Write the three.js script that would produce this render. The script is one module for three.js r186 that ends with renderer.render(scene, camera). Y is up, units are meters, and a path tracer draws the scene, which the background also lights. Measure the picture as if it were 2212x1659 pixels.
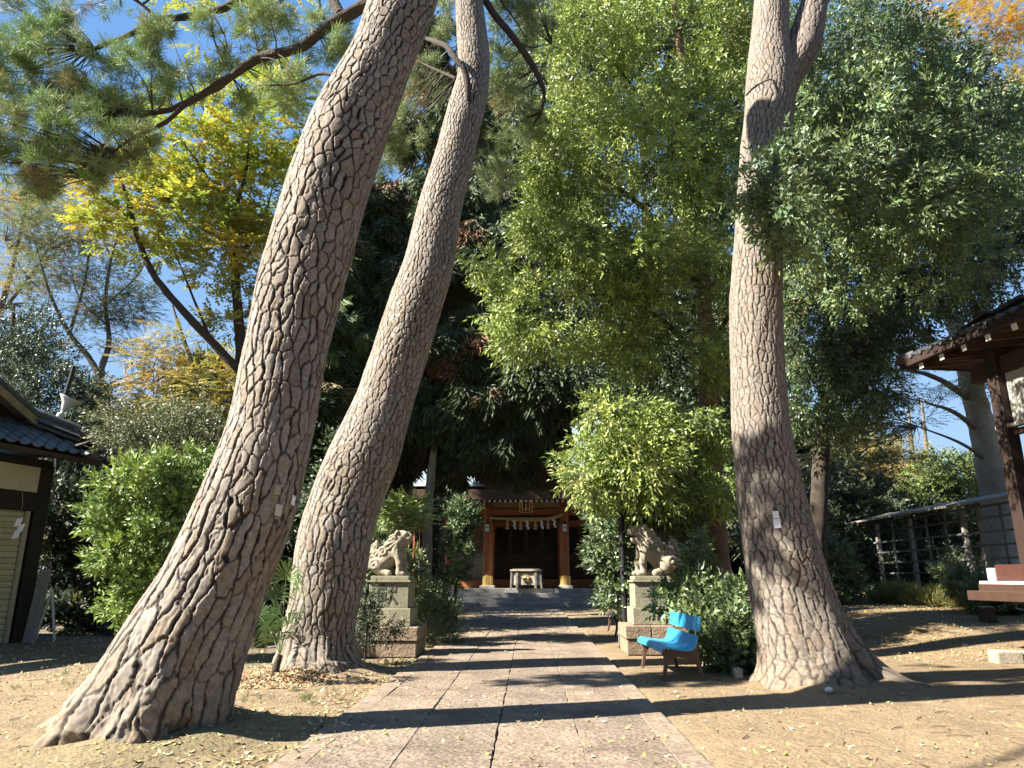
import * as THREE from 'three';
import { mergeGeometries } from 'three/addons/utils/BufferGeometryUtils.js';
import { RoundedBoxGeometry } from 'three/addons/geometries/RoundedBoxGeometry.js';
import { MarchingCubes } from 'three/addons/objects/MarchingCubes.js';

// ---------------------------------------------------------------- camera, sky, sun, exposure
const scene = new THREE.Scene();
const FD = 1549.5, EYE = 1.2;                                  // focal length in units of a 2212 x 1659 picture, eye height in metres
const camera = new THREE.PerspectiveCamera(2 * Math.atan(829.5 / FD) * 180 / Math.PI, 4 / 3, 0.05, 600);
camera.position.set(0, EYE, 0);
camera.rotation.order = 'YXZ';
camera.rotation.set(15.08 * Math.PI / 180, 1.33 * Math.PI / 180, 0);
camera.updateMatrixWorld(true);

const renderer = new THREE.WebGLRenderer({ antialias: true });
renderer.setSize(1024, 768);
renderer.toneMapping = THREE.LinearToneMapping;
renderer.toneMappingExposure = 4.4;
renderer.shadowMap.enabled = true;

const SUN = new THREE.Vector3(-0.954 * Math.cos(0.7156), Math.sin(0.7156), 0.30 * Math.cos(0.7156)).normalize();
const sun = new THREE.DirectionalLight(new THREE.Color().setRGB(1, 0.93, 0.82), 5);
sun.name = 'sun'; sun.position.copy(SUN).multiplyScalar(80); sun.castShadow = true; sun.shadow.radius = 1;
Object.assign(sun.shadow.camera, { left: -50, right: 50, top: 50, bottom: -50, near: 1, far: 200 });
sun.shadow.mapSize.set(4096, 4096);
scene.add(sun, sun.target);

{ // clear autumn sky, paler to the horizon and round the sun
  const w = 512, h = 256, data = new Float32Array(w * h * 4), d = new THREE.Vector3();
  for (let y = 0; y < h; y++) for (let x = 0; x < w; x++) {
    const el = ((y + 0.5) / h - 0.5) * Math.PI, az = ((x + 0.5) / w - 0.5) * 2 * Math.PI;
    d.set(Math.cos(az) * Math.cos(el), Math.sin(el), Math.sin(az) * Math.cos(el));
    const up = Math.max(0, d.y), k = Math.pow(1 - up, 2.4), g = Math.max(0, d.dot(SUN));
    const glow = 0.22 * Math.pow(g, 8) + 0.35 * Math.pow(g, 60);
    let c = [0.036 + 0.10 * k + glow * 0.35, 0.090 + 0.105 * k + glow * 0.33, 0.197 + 0.07 * k + glow * 0.28];
    if (d.y < 0) { const m = Math.min(1, -d.y * 6); c = c.map((v, i) => v * (1 - m) + [0.06, 0.05, 0.03][i] * m); }
    data.set([...c, 1], (y * w + x) * 4);
  }
  const sky = new THREE.DataTexture(data, w, h, THREE.RGBAFormat, THREE.FloatType);
  sky.mapping = THREE.EquirectangularReflectionMapping; sky.magFilter = THREE.LinearFilter; sky.needsUpdate = true;
  scene.background = sky; scene.environment = sky; scene.environmentIntensity = 1;
}

// ---------------------------------------------------------------- helpers
const V = (x, y, z) => new THREE.Vector3(x, y, z);
const clamp = (x, a = 0, b = 1) => Math.min(b, Math.max(a, x)), mixn = (a, b, t) => a + (b - a) * t;
const sstep = (a, b, x) => { const t = clamp((x - a) / (b - a)); return t * t * (3 - 2 * t); };
function rng(seed) { let s = seed >>> 0; return () => { s = (s + 0x6d2b79f5) | 0; let t = Math.imul(s ^ (s >>> 15), 1 | s); t = (t + Math.imul(t ^ (t >>> 7), 61 | t)) ^ t; return ((t ^ (t >>> 14)) >>> 0) / 4294967296; }; }
const hash = (x, y, z = 0) => { let h = Math.imul(x | 0, 374761393) ^ Math.imul(y | 0, 668265263) ^ Math.imul(z | 0, 2147483647 ^ 0x5bd1e995); h = Math.imul(h ^ (h >>> 13), 1274126177); h ^= h >>> 16; return (h >>> 0) / 4294967296; };
function noise3(x, y, z) {
  const ix = Math.floor(x), iy = Math.floor(y), iz = Math.floor(z); let fx = x - ix, fy = y - iy, fz = z - iz;
  fx = fx * fx * (3 - 2 * fx); fy = fy * fy * (3 - 2 * fy); fz = fz * fz * (3 - 2 * fz);
  const L = (a, b, t) => a + (b - a) * t, H = (a, b, c) => hash(ix + a, iy + b, iz + c);
  return L(L(L(H(0, 0, 0), H(1, 0, 0), fx), L(H(0, 1, 0), H(1, 1, 0), fx), fy), L(L(H(0, 0, 1), H(1, 0, 1), fx), L(H(0, 1, 1), H(1, 1, 1), fx), fy), fz);
}
const fbm = (x, y, z, n = 4) => { let s = 0, a = 0.5; for (let i = 0; i < n; i++) { s += a * noise3(x, y, z); x = x * 2.03 + 7.1; y = y * 2.03 + 3.3; z = z * 2.03 + 1.7; a *= 0.5; } return s / (1 - Math.pow(0.5, n)); };
const ray = (px, py) => V((px - 1106) / FD, -(py - 829.5) / FD, -1).applyQuaternion(camera.quaternion);
const at = (px, py, d) => { const r = ray(px, py); return r.multiplyScalar(d / -r.z).add(camera.position); };   // the point d metres ahead that shows at a place of the picture
const grd = (px, py, y = 0) => { const r = ray(px, py); return r.multiplyScalar((y - EYE) / r.y).add(camera.position); };
const COSP = Math.cos(15.08 * Math.PI / 180), SINP = Math.sin(15.08 * Math.PI / 180);
const depthOf = (p) => -(p.clone().sub(camera.position).applyQuaternion(camera.quaternion.clone().invert()).z);
const sz = (p) => depthOf(p) / FD;                                                                    // metres per picture unit there

const used = {};
const numbered = (n) => { const k = used[n] = (used[n] ?? -1) + 1; return k ? n + '_' + String(k).padStart(3, '0') : n; };
function tag(o, label, category, group) { if (label) o.userData.label = label; if (category) o.userData.category = category; if (group) o.userData.group = group; return o; }
function thing(name, label, category, p = V(0, 0, 0), turn = 0, group) {
  const o = new THREE.Group(); o.name = numbered(name); o.position.copy(p); o.rotation.y = turn; scene.add(o);
  return tag(o, label, category, group);
}
function part(name, geo, mat, parent, label) {
  const m = new THREE.Mesh(geo, mat); m.name = name; m.castShadow = m.receiveShadow = true; parent.add(m);
  if (label) m.userData.label = label;
  return m;
}
const struct = (o) => { o.userData.kind = 'structure'; return o; };
const stuff = (o) => { o.userData.kind = 'stuff'; return o; };
const merge = (list) => mergeGeometries(list.map((g) => { const c = g.index ? g.toNonIndexed() : g.clone(); for (const k of Object.keys(c.attributes)) if (!['position', 'normal', 'uv'].includes(k)) c.deleteAttribute(k); return c; }));
// bevelled box by its size, moved and turned
function box(w, h, d, x = 0, y = 0, z = 0, r = 0.006, rx = 0, ry = 0, rz = 0) {
  const g = r > 0 ? new RoundedBoxGeometry(w, h, d, 1, Math.min(r, w / 2.2, h / 2.2, d / 2.2)) : new THREE.BoxGeometry(w, h, d);
  // uv in metres
  const p = g.attributes.position, n = g.attributes.normal, uv = g.attributes.uv;
  for (let i = 0; i < p.count; i++) {
    const ax = Math.abs(n.getX(i)), ay = Math.abs(n.getY(i)), az = Math.abs(n.getZ(i));
    if (ay >= ax && ay >= az) uv.setXY(i, p.getX(i) + x, p.getZ(i) + z); else if (ax >= az) uv.setXY(i, p.getZ(i) + z, p.getY(i) + y); else uv.setXY(i, p.getX(i) + x, p.getY(i) + y);
  }
  if (rx) g.rotateX(rx); if (rz) g.rotateZ(rz); if (ry) g.rotateY(ry);
  return g.translate(x, y, z);
}
// tapered tube through points
function tube(pts, radii, seg = 7, rings = 0, wob = 0, seed = 1) {
  const curve = new THREE.CatmullRomCurve3(pts), n = rings || pts.length * 4, pos = [], uv = [], idx = [];
  let N = null, len = 0, prev = null;
  for (let i = 0; i <= n; i++) {
    const t = i / n, c = curve.getPoint(t), T = curve.getTangent(t);
    if (!N) N = Math.abs(T.y) < 0.9 ? V(0, 1, 0) : V(1, 0, 0);
    N = N.clone().sub(T.clone().multiplyScalar(N.dot(T))).normalize();
    const B = T.clone().cross(N), f = t * (radii.length - 1), k = Math.min(radii.length - 2, Math.floor(f)), r = radii.length > 1 ? mixn(radii[k], radii[k + 1], f - k) : radii[0];
    if (prev) len += prev.distanceTo(c); prev = c;
    for (let j = 0; j <= seg; j++) {
      const a = j / seg * 2 * Math.PI, w = r * (1 + wob * (noise3(Math.cos(a) * 2 + seed * 9, len * 6, Math.sin(a) * 2) - 0.5));
      pos.push(c.x + (N.x * Math.cos(a) + B.x * Math.sin(a)) * w, c.y + (N.y * Math.cos(a) + B.y * Math.sin(a)) * w, c.z + (N.z * Math.cos(a) + B.z * Math.sin(a)) * w);
      uv.push(j / seg * 6.28 * r, len);
    }
    if (i < n) for (let j = 0; j < seg; j++) { const a = i * (seg + 1) + j, b = a + seg + 1; idx.push(a, a + 1, b, b, a + 1, b + 1); }
  }
  const g = new THREE.BufferGeometry();
  g.setAttribute('position', new THREE.Float32BufferAttribute(pos, 3)); g.setAttribute('uv', new THREE.Float32BufferAttribute(uv, 2)); g.setIndex(idx); g.computeVertexNormals();
  return g;
}
const extrude = (pts, depth, bevel = 0.004, curve = 1) => { const s = new THREE.Shape(pts.map((p) => new THREE.Vector2(p[0], p[1]))); return new THREE.ExtrudeGeometry(s, { depth, bevelEnabled: bevel > 0, bevelSize: bevel, bevelThickness: bevel, bevelSegments: 1, curveSegments: curve }); };

// ---------------------------------------------------------------- materials
function tex(size, fn, metres, srgb = false) {
  const data = new Uint8Array(size * size * 4);
  for (let y = 0; y < size; y++) for (let x = 0; x < size; x++) { const c = fn(x / size, y / size); for (let i = 0; i < 3; i++) data[(y * size + x) * 4 + i] = clamp(c[i]) * 255; data[(y * size + x) * 4 + 3] = 255; }
  const t = new THREE.DataTexture(data, size, size); t.wrapS = t.wrapT = THREE.RepeatWrapping; t.magFilter = THREE.LinearFilter; t.minFilter = THREE.LinearMipmapLinearFilter; t.repeat.set(1 / metres, 1 / metres);
  if (srgb) t.colorSpace = THREE.SRGBColorSpace; t.needsUpdate = true; return t;
}
// noise that tiles over the unit square
const tn = (u, v, f, s = 0, n = 4) => { let sum = 0, a = 0.5, tot = 0; for (let o = 0; o < n; o++) { const F = Math.round(f * 2 ** o); const x = u * F, y = v * F, ix = Math.floor(x), iy = Math.floor(y); let fx = x - ix, fy = y - iy; fx = fx * fx * (3 - 2 * fx); fy = fy * fy * (3 - 2 * fy); const H = (i, j) => hash((ix + i) % F, (iy + j) % F, s * 17 + o); sum += a * mixn(mixn(H(0, 0), H(1, 0), fx), mixn(H(0, 1), H(1, 1), fx), fy); tot += a; a *= 0.55; } return sum / tot; };
const TN = 512;
const bumpFine = tex(TN, (u, v) => { const k = tn(u, v, 24, 3, 4); return [k, k, k]; }, 0.6);
const bumpGrain = tex(TN, (u, v) => { const k = tn(u, v * 0.999, 10, 5, 5) * 0.5 + tn(u, v, 90, 6, 2) * 0.5; return [k, k, k]; }, 1);
const stoneTone = tex(TN, (u, v) => { const a = tn(u, v, 6, 11, 5), b = tn(u, v, 80, 12, 2), k = 0.58 + 0.34 * (a - 0.5) + 0.42 * (b - 0.5); return [k * 1.03, k, k * 0.97]; }, 1.3);
const woodTone = tex(TN, (u, v) => { const k = 0.55 + 0.35 * (tn(u, v, 60, 21, 2) - 0.5) + 0.3 * (tn(u, v, 4, 22, 3) - 0.5); return [k, k, k]; }, 1);
woodTone.repeat.set(3, 0.35);
const slabBump = tex(1024, (u, v) => { const k = 0.5 * tn(u, v, 60, 31, 3) + 0.5 * tn(u, v, 26, 32, 2); return [k, k, k]; }, 1.4);
const slabTone = tex(1024, (u, v) => { const a = tn(u, v, 5, 33, 5), b = tn(u, v, 70, 34, 3), k = 0.56 + 0.55 * (a - 0.5) + 0.75 * (b - 0.5); return [k * 1.02, k, k * 0.975]; }, 1.4);
const soilTone = tex(1024, (u, v) => { const a = tn(u, v, 5, 41, 6), b = tn(u, v, 90, 42, 3), c = tn(u, v, 30, 43, 2); const k = 0.55 + 0.4 * (a - 0.5) + 0.3 * (b - 0.5), sp = c > 0.72 ? 0.12 : 0; return [k + sp, k + sp * 0.9, k + sp * 0.6]; }, 3);
const soilBump = tex(1024, (u, v) => { const k = 0.6 * tn(u, v, 20, 44, 5) + 0.4 * tn(u, v, 120, 45, 2); return [k, k, k]; }, 3);
const std = (rgb, o = {}) => new THREE.MeshStandardMaterial({ color: new THREE.Color().setRGB(...rgb), roughness: 0.85, ...o });
// maps average about 0.55, so the colours below are divided by that
const k55 = (rgb) => rgb.map((c) => c / 0.56);
const slabMats = [[0.155, 0.119, 0.086], [0.172, 0.131, 0.094], [0.144, 0.113, 0.084], [0.16, 0.125, 0.094], [0.175, 0.133, 0.096]].map((c) => std(k55(c), { map: slabTone, bumpMap: slabBump, bumpScale: 0.022, roughness: 0.92 }));
const kerbMats = [[0.178, 0.135, 0.096], [0.165, 0.128, 0.093], [0.182, 0.142, 0.102]].map((c) => std(k55(c), { map: slabTone, bumpMap: bumpGrain, bumpScale: 0.003, roughness: 0.9 }));
const greyStones = [[0.30, 0.30, 0.29], [0.36, 0.355, 0.34], [0.25, 0.255, 0.25], [0.33, 0.32, 0.30]].map((c) => std(k55(c), { map: stoneTone, bumpMap: bumpGrain, bumpScale: 0.004, roughness: 0.85 }));
const mossStone = std(k55([0.205, 0.2, 0.14]), { map: stoneTone, bumpMap: bumpGrain, bumpScale: 0.006, roughness: 0.92 });
const mossStone2 = std(k55([0.225, 0.215, 0.15]), { map: stoneTone, bumpMap: bumpGrain, bumpScale: 0.006, roughness: 0.92 });
const brownStones = [[0.215, 0.165, 0.115], [0.23, 0.177, 0.122], [0.205, 0.16, 0.113]].map((c) => std(k55(c), { map: stoneTone, bumpMap: slabBump, bumpScale: 0.012, roughness: 0.92 }));
const statueStone = std(k55([0.235, 0.21, 0.158]), { map: stoneTone, bumpMap: bumpGrain, bumpScale: 0.004, roughness: 0.92 });
const carveStone = std([0.07, 0.07, 0.05], { roughness: 0.95 });
const hinoki = std(k55([0.34, 0.115, 0.035]), { map: woodTone, bumpMap: bumpFine, bumpScale: 0.001, roughness: 0.6 });
const hinokiDark = std(k55([0.17, 0.06, 0.025]), { map: woodTone, roughness: 0.65 });
const eaveWood = std(k55([0.075, 0.042, 0.022]), { map: woodTone, roughness: 0.75 });
const darkWood = std(k55([0.05, 0.024, 0.014]), { map: woodTone, roughness: 0.6 });
const blackWood = std(k55([0.022, 0.014, 0.010]), { map: woodTone, roughness: 0.7 });
const greyWood = std(k55([0.26, 0.235, 0.20]), { map: woodTone, roughness: 0.85 });
const plaster = std([0.60, 0.56, 0.43], { roughness: 0.95, bumpMap: bumpFine, bumpScale: 0.0015 });
const whitePaint = std([0.75, 0.74, 0.70], { roughness: 0.7 });
const whitePaper = std([0.80, 0.80, 0.78], { roughness: 0.9, side: THREE.DoubleSide });
const gold = std([0.78, 0.55, 0.20], { metalness: 0.85, roughness: 0.38 });
const brass = std([0.62, 0.46, 0.20], { metalness: 0.6, roughness: 0.5 });
const blackMetal = std([0.02, 0.02, 0.022], { roughness: 0.45, metalness: 0.2 });
const darkGlass = std([0.012, 0.013, 0.014], { roughness: 0.12 });
const copper = [[0.26, 0.33, 0.37], [0.31, 0.38, 0.42], [0.22, 0.29, 0.33]].map((c) => std(k55(c), { map: stoneTone, roughness: 0.55, metalness: 0.15 }));
const tileMats = [[0.05, 0.054, 0.057], [0.065, 0.068, 0.07], [0.04, 0.043, 0.045], [0.085, 0.088, 0.09]].map((c) => std(c, { roughness: 0.55, bumpMap: bumpGrain, bumpScale: 0.002 }));
const straw = std([0.42, 0.32, 0.15], { roughness: 0.95, bumpMap: bumpFine, bumpScale: 0.002 });
const shutterMats = [[0.50, 0.44, 0.26], [0.47, 0.415, 0.25], [0.53, 0.465, 0.28]].map((c) => std(c, { roughness: 0.6 }));
const blue = std([0.035, 0.32, 0.58], { roughness: 0.42 });
const castIron = std([0.10, 0.055, 0.038], { roughness: 0.55, bumpMap: bumpFine, bumpScale: 0.0008 });
const chrome = std([0.6, 0.6, 0.6], { roughness: 0.3, metalness: 0.9 });
const barkDark = std([0.045, 0.034, 0.026], { roughness: 0.95, bumpMap: bumpFine, bumpScale: 0.012 });
const barkGrey = std([0.13, 0.115, 0.095], { roughness: 0.95, bumpMap: bumpFine, bumpScale: 0.006 });
const barkPale = std(k55([0.27, 0.245, 0.20]), { map: stoneTone, roughness: 0.95, bumpMap: bumpFine, bumpScale: 0.006 });
const barkBrown = std(k55([0.16, 0.10, 0.062]), { map: stoneTone, roughness: 0.95, bumpMap: bumpFine, bumpScale: 0.008 });
const vcol = new THREE.MeshStandardMaterial({ vertexColors: true, roughness: 0.93 });
const leafMat = (o = {}) => new THREE.MeshPhysicalMaterial({ color: 0xffffff, roughness: 0.93, transmission: 0.26, thickness: 0, side: THREE.DoubleSide, clearcoat: 0.55, clearcoatRoughness: 0.33, ...o });
const glossy = leafMat(), matteLeaf = leafMat({ clearcoat: 0.08, transmission: 0.45 }), needleMat = leafMat({ clearcoat: 0.3, clearcoatRoughness: 0.45, transmission: 0.2 });
const deadLeaf = leafMat({ clearcoat: 0, transmission: 0.15 });

// ---------------------------------------------------------------- ground and path
const PX = [-1.475, -0.897, -0.256, 0.378, 0.987], PL = -1.678, PR = 1.181, PEND = -31.0;
const onPath = (x, z) => x > PL && x < PR && z > PEND;
const BANKS = [[-2.98, -6.1, 0.66], [-2.72, -9.92, 0.66], [3.5, -9.1, 0.58]];      // soil and needles banked against the big trunks
function gh(x, z) {
  const rise = 0.5 * sstep(4.6, 8.2, x) * sstep(10.5, 16.5, -z);
  let bank = 0; for (const [bx, bz, br] of BANKS) { const r = Math.hypot(x - bx, z - bz) + 0.25 * (noise3(x * 3, 9.1, z * 3) - 0.5); bank = Math.max(bank, sstep(br + 0.5, br - 0.1, r) * (0.05 + 0.09 * noise3(x * 5 + 3, 4.4, z * 5))); }
  const edge = Math.max(PL - x, x - PR), off = sstep(0.0, 0.5, edge);
  const bumps = 0.05 * (fbm(x * 0.45, 3.1, z * 0.45, 3) - 0.5) + 0.018 * (fbm(x * 2.6, 7.7, z * 2.6, 3) - 0.5);
  return rise + bank * off + (z > PEND - 3 ? mixn(-0.012, bumps, off) : bumps) - (edge < 0 && z > PEND ? 0.03 : 0);
}
{
  const axis = (lo, hi, fineLo, fineHi, step, grow) => { const a = []; for (let v = fineLo; v <= fineHi + 1e-6; v += step) a.push(v); let s = step, v = fineHi; while (v < hi) { s *= grow; v += s; a.push(v); } s = step; v = fineLo; while (v > lo) { s *= grow; v -= s; a.unshift(v); } return a; };
  const xs = axis(-420, 420, -9, 11, 0.09, 1.16), zs = axis(-420, 60, -20, -3.5, 0.09, 1.16), pos = [], uv = [], col = [], idx = [];
  for (const z of zs) for (const x of xs) {
    const y = gh(x, z); pos.push(x, y, z); uv.push(x, z);
    // sandy soil, mossy beside the path and round the pines, rusty with litter further back on the right, browner under the trees
    const n = fbm(x * 0.5, 1.3, z * 0.5, 4), n2 = fbm(x * 1.7, 5.3, z * 1.7, 4);
    let c = [0.172, 0.122, 0.067];
    const moss = sstep(0.42, 0.62, n + 0.12 * (n2 - 0.5)) * sstep(-1.2, -2.6, x) * 0.8;
    c = c.map((v, i) => mixn(v, [0.118, 0.10, 0.043][i], moss));
    const litter = sstep(9, 15, -z) * (x > 2.5 ? 1 : 0) * sstep(0.3, 0.65, n2) * 0.75;
    c = c.map((v, i) => mixn(v, [0.155, 0.10, 0.036][i], litter));
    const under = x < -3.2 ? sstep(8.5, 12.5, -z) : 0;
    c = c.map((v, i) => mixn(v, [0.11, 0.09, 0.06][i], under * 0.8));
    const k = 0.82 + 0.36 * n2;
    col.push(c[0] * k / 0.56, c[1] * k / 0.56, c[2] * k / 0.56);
  }
  const nx = xs.length;
  for (let j = 0; j < zs.length - 1; j++) for (let i = 0; i < nx - 1; i++) { const a = j * nx + i; idx.push(a, a + nx, a + 1, a + 1, a + nx, a + nx + 1); }
  const g = new THREE.BufferGeometry();
  g.setAttribute('position', new THREE.Float32BufferAttribute(pos, 3)); g.setAttribute('uv', new THREE.Float32BufferAttribute(uv, 2)); g.setAttribute('color', new THREE.Float32BufferAttribute(col, 3)); g.setIndex(idx); g.computeVertexNormals();
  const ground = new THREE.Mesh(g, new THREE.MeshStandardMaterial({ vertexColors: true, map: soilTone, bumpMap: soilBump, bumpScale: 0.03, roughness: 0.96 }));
  ground.name = 'ground'; ground.receiveShadow = true; struct(ground); scene.add(ground);
}
function slabGeo(x0, x1, z0, z1, h, R, jit, bev) {            // a stone with uneven edges, top at h, from z0 (near) to z1 (far)
  const P = [], edge = (ax, az, bx, bz) => { const n = Math.max(1, Math.round(Math.hypot(bx - ax, bz - az) / 0.14)); for (let i = 0; i < n; i++) { const t = i / n; P.push([mixn(ax, bx, t) + (R() - 0.5) * jit, mixn(az, bz, t) + (R() - 0.5) * jit]); } };
  edge(x0, z0, x1, z0); edge(x1, z0, x1, z1); edge(x1, z1, x0, z1); edge(x0, z1, x0, z0);
  const g = extrude(P.map(([x, z]) => [x, -z]), 0.05, bev);     // shape in (x, -z)
  g.rotateX(-Math.PI / 2); g.translate(0, h - 0.05 - bev, 0);
  return g;
}
{
  const path = thing('stone_path'); struct(path);
  const R = rng(11);
  for (let c = 0; c < 4; c++) {
    let z = [-3.6, -3.9, -3.2, -3.45][c];
    while (z > PEND) {
      const far = -z > 18, l = (far ? 1.15 : 0.95) + R() * (far ? 0.7 : 0.75), e = Math.max(PEND, z - l), gap = 0.006 + R() * 0.006;
      const ga = c === 2 ? 0.010 : 0.006, gb = c === 1 ? 0.010 : 0.006;
      part('slab', slabGeo(PX[c] + ga, PX[c + 1] - gb, z - gap, e + gap * 0.2, 0.022 + (R() - 0.5) * 0.012, R, 0.012, 0.007), slabMats[Math.floor(R() * 5)], path);
      z = e;
    }
  }
  for (const [a, b] of [[PL, PX[0]], [PX[4], PR]]) {
    let z = -3.3 - R();
    while (z > PEND) { const e = Math.max(PEND, z - 1.3 - R() * 0.7); part('kerb_stone', slabGeo(a, b - 0.005, z - 0.004, e + 0.004, 0.024 + (R() - 0.5) * 0.008, R, 0.006, 0.006), kerbMats[Math.floor(R() * 3)], path); z = e; }
  }
}

// ---------------------------------------------------------------- tree trunks with plated bark
function trunkGeo(o) {
  const rows = o.rows, n = rows.length, pts = [], rad = [];
  for (let i = n - 1; i >= 0; i--) {
    const [y, L, R, d] = rows[i], a = rows[Math.max(0, i - 1)], b = rows[Math.min(n - 1, i + 1)];
    const lean = Math.atan2((a[1] + a[2] - b[1] - b[2]) / 2, b[0] - a[0]), c = at((L + R) / 2, y, d);
    pts.push(c); rad.push((R - L) / 2 * Math.cos(lean) * sz(c));
  }
  const down = pts[0].clone().sub(pts[1]).normalize(); down.y -= 0.06; down.normalize();
  if (!o.noBase) { pts.unshift(pts[0].clone().addScaledVector(down, 0.5)); rad.unshift(rad[0] * 1.12); }
  const curve = new THREE.CatmullRomCurve3(pts, false, 'centripetal'), M = 600, cum = [0]; let prev = curve.getPoint(0);
  for (let i = 1; i <= M; i++) { const p = curve.getPoint(i / M); cum.push(cum[i - 1] + p.distanceTo(prev)); prev = p; }
  const total = cum[M], rings = Math.round(total / o.step), seg = o.seg, pos = new Float32Array((rings + 1) * seg * 3), col = new Float32Array((rings + 1) * seg * 3), idx = [];
  const rAt = (t) => { const f = t * (rad.length - 1), k = Math.min(rad.length - 2, Math.floor(f)), u = f - k; const g = (i) => rad[clamp(i, 0, rad.length - 1)]; const p0 = g(k - 1), p1 = g(k), p2 = g(k + 1), p3 = g(k + 2); return 0.5 * (2 * p1 + (p2 - p0) * u + (2 * p0 - 5 * p1 + 4 * p2 - p3) * u * u + (3 * p1 - p0 - 3 * p2 + p3) * u * u * u); };
  const nA = o.around, S = o.seed; let k = 0, q = 0;
  for (let i = 0; i <= rings; i++) {
    const s = i / rings * total; while (k < M - 1 && cum[k + 1] < s) k++;
    const t = (k + clamp((s - cum[k]) / (cum[k + 1] - cum[k] || 1))) / M, c = curve.getPoint(t), T = curve.getTangent(t), r0 = rAt(t);
    const N = V(1, 0, 0).addScaledVector(T, -T.x).normalize(), B = T.clone().cross(N);
    q += (i ? total / rings : 0) / o.cellL(s / total, s);
    for (let j = 0; j < seg; j++) {
      const a = j / seg * 2 * Math.PI, ca = Math.cos(a), sa = Math.sin(a);
      let r = r0 * (1 + 0.09 * (noise3(ca * 1.6 + S, s * 0.9, sa * 1.6) - 0.5) + 0.035 * (noise3(ca * 4 + S, s * 3, sa * 4) - 0.5));
      const y = c.y + (N.y * ca + B.y * sa) * r;
      const low = Math.exp(-Math.max(0, y) / (o.rootH ?? 0.35));
      for (const [phi, amp, wd] of o.roots ?? []) { const da = Math.atan2(Math.sin(a - phi), Math.cos(a - phi)); r *= 1 + amp * low * Math.exp(-da * da / (wd * wd)); }
      if (o.knob) r *= 1 + low * o.knob * (fbm(ca * 4 + S, s * 3.2, sa * 4, 3) - 0.45);
      // plates: two nearest centres of a jittered grid wrapped round the trunk
      const wv = 0.95, wx = wv * (fbm(ca * 3 + 5, s * 3.5, sa * 3 + S, 3) - 0.5) + 0.34 * (fbm(ca * r0 * 22 + 5, s * 14, sa * r0 * 22 + S, 3) - 0.5), wy = wv * (fbm(ca * 3 - 9, s * 3.5, sa * 3 + S, 3) - 0.5) + 0.34 * (fbm(ca * r0 * 22 - 5, s * 14, sa * r0 * 22 - S, 3) - 0.5);
      const u = (a / (2 * Math.PI)) * nA + wx, v = q + wy, iu = Math.floor(u), iv = Math.floor(v); let f1 = 9, f2 = 9, id = 0, ax = 0, ay = 0, bx = 0, by = 0;
      for (let dv = -1; dv <= 1; dv++) for (let du = -1; du <= 1; du++) {
        const cu = iu + du, cv = iv + dv, wu = ((cu % nA) + nA) % nA;
        const x = cu + 0.5 + (cv & 1 ? 0.25 : -0.25) + (hash(wu, cv, S) - 0.5) * 0.8 - u, yy = cv + 0.5 + (hash(wu, cv, S + 7) - 0.5) * 0.85 - v, d = Math.sqrt(x * x + yy * yy * 0.85);
        if (d < f1) { f2 = f1; bx = ax; by = ay; f1 = d; ax = x; ay = yy; id = hash(wu, cv, S + 3); } else if (d < f2) { f2 = d; bx = x; by = yy; }
      }
      const wvar = 0.55 + 0.9 * noise3(ca * 2 + S, s * 1.6, sa * 2 + 3), cd = Math.hypot(ax - bx, ay - by) || 1, hz = Math.abs(ax - bx) / cd, e = (f2 * f2 - f1 * f1) / (2 * cd), cwid = o.crackW * wvar * (0.3 + 0.7 * hz * hz), crack = sstep(cwid * 0.25, cwid, e), fine = fbm(ca * r0 * 45, s * 38, sa * r0 * 45 + S, 3), flake = fbm(ca * r0 * 16 + 4, s * 9, sa * r0 * 16 + S, 3);
      const fade = o.baseRough ? 1 - 0.45 * low : 1;
      const fis = sstep(0.1, 0.22, Math.abs(fbm(ca * r0 * 13 + 9, s * 4.2, sa * r0 * 13 - S, 3) - 0.5) * 4), h = o.depth * fade * (0.35 + 0.65 * hz) * (crack - 1) - o.depth * 0.22 * (1 - fis) * crack + (fine - 0.5) * o.fine * (1 + low) + o.depth * 0.22 * (flake - 0.5) + o.depth * 0.22 * (id - 0.5) * crack + 0.03 * low * (flake - 0.5) + (o.gnarl ?? 0) * low * (0.5 - Math.abs(fbm(ca * r0 * 5 + 3, s * 4, sa * r0 * 5 - S, 3) - 0.5) * 4);
      r += h;
      const x = (i * seg + j) * 3;
      pos[x] = c.x + (N.x * ca + B.x * sa) * r; pos[x + 1] = c.y + (N.y * ca + B.y * sa) * r; pos[x + 2] = c.z + (N.z * ca + B.z * sa) * r;
      const tone = (0.84 + 0.16 * id + 0.9 * (fine - 0.5) + 0.5 * (flake - 0.5)) * (0.86 + 0.14 * fis), pk = sstep(0.3, 0.75, flake * 0.6 + id * 0.4), cr = (1 - fade) * 0.5 + (0.5 + 0.5 * fade) * sstep(cwid * 0.45, cwid * 1.2, e);
      for (let m = 0; m < 3; m++) { const base = mixn(mixn(o.colA[m], o.colB[m], pk), o.colBase[m], low * 0.8) * tone; col[x + m] = mixn(o.colCrack[m], base, clamp(mixn(cr, 1, (1 - hz) * 0.35))); }
    }
  }
  for (let i = 0; i < rings; i++) for (let j = 0; j < seg; j++) { const a = i * seg + j, b = i * seg + (j + 1) % seg; idx.push(a, b, a + seg, b, b + seg, a + seg); }
  const g = new THREE.BufferGeometry();
  g.setAttribute('position', new THREE.BufferAttribute(pos, 3)); g.setAttribute('color', new THREE.BufferAttribute(col, 3)); g.setIndex(idx); g.computeVertexNormals();
  // the winding depends on the handedness of the rings: make normals look outwards
  const nrm = g.attributes.normal, c0 = curve.getPoint(0.5), mid = Math.floor(rings / 2) * seg;
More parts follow.
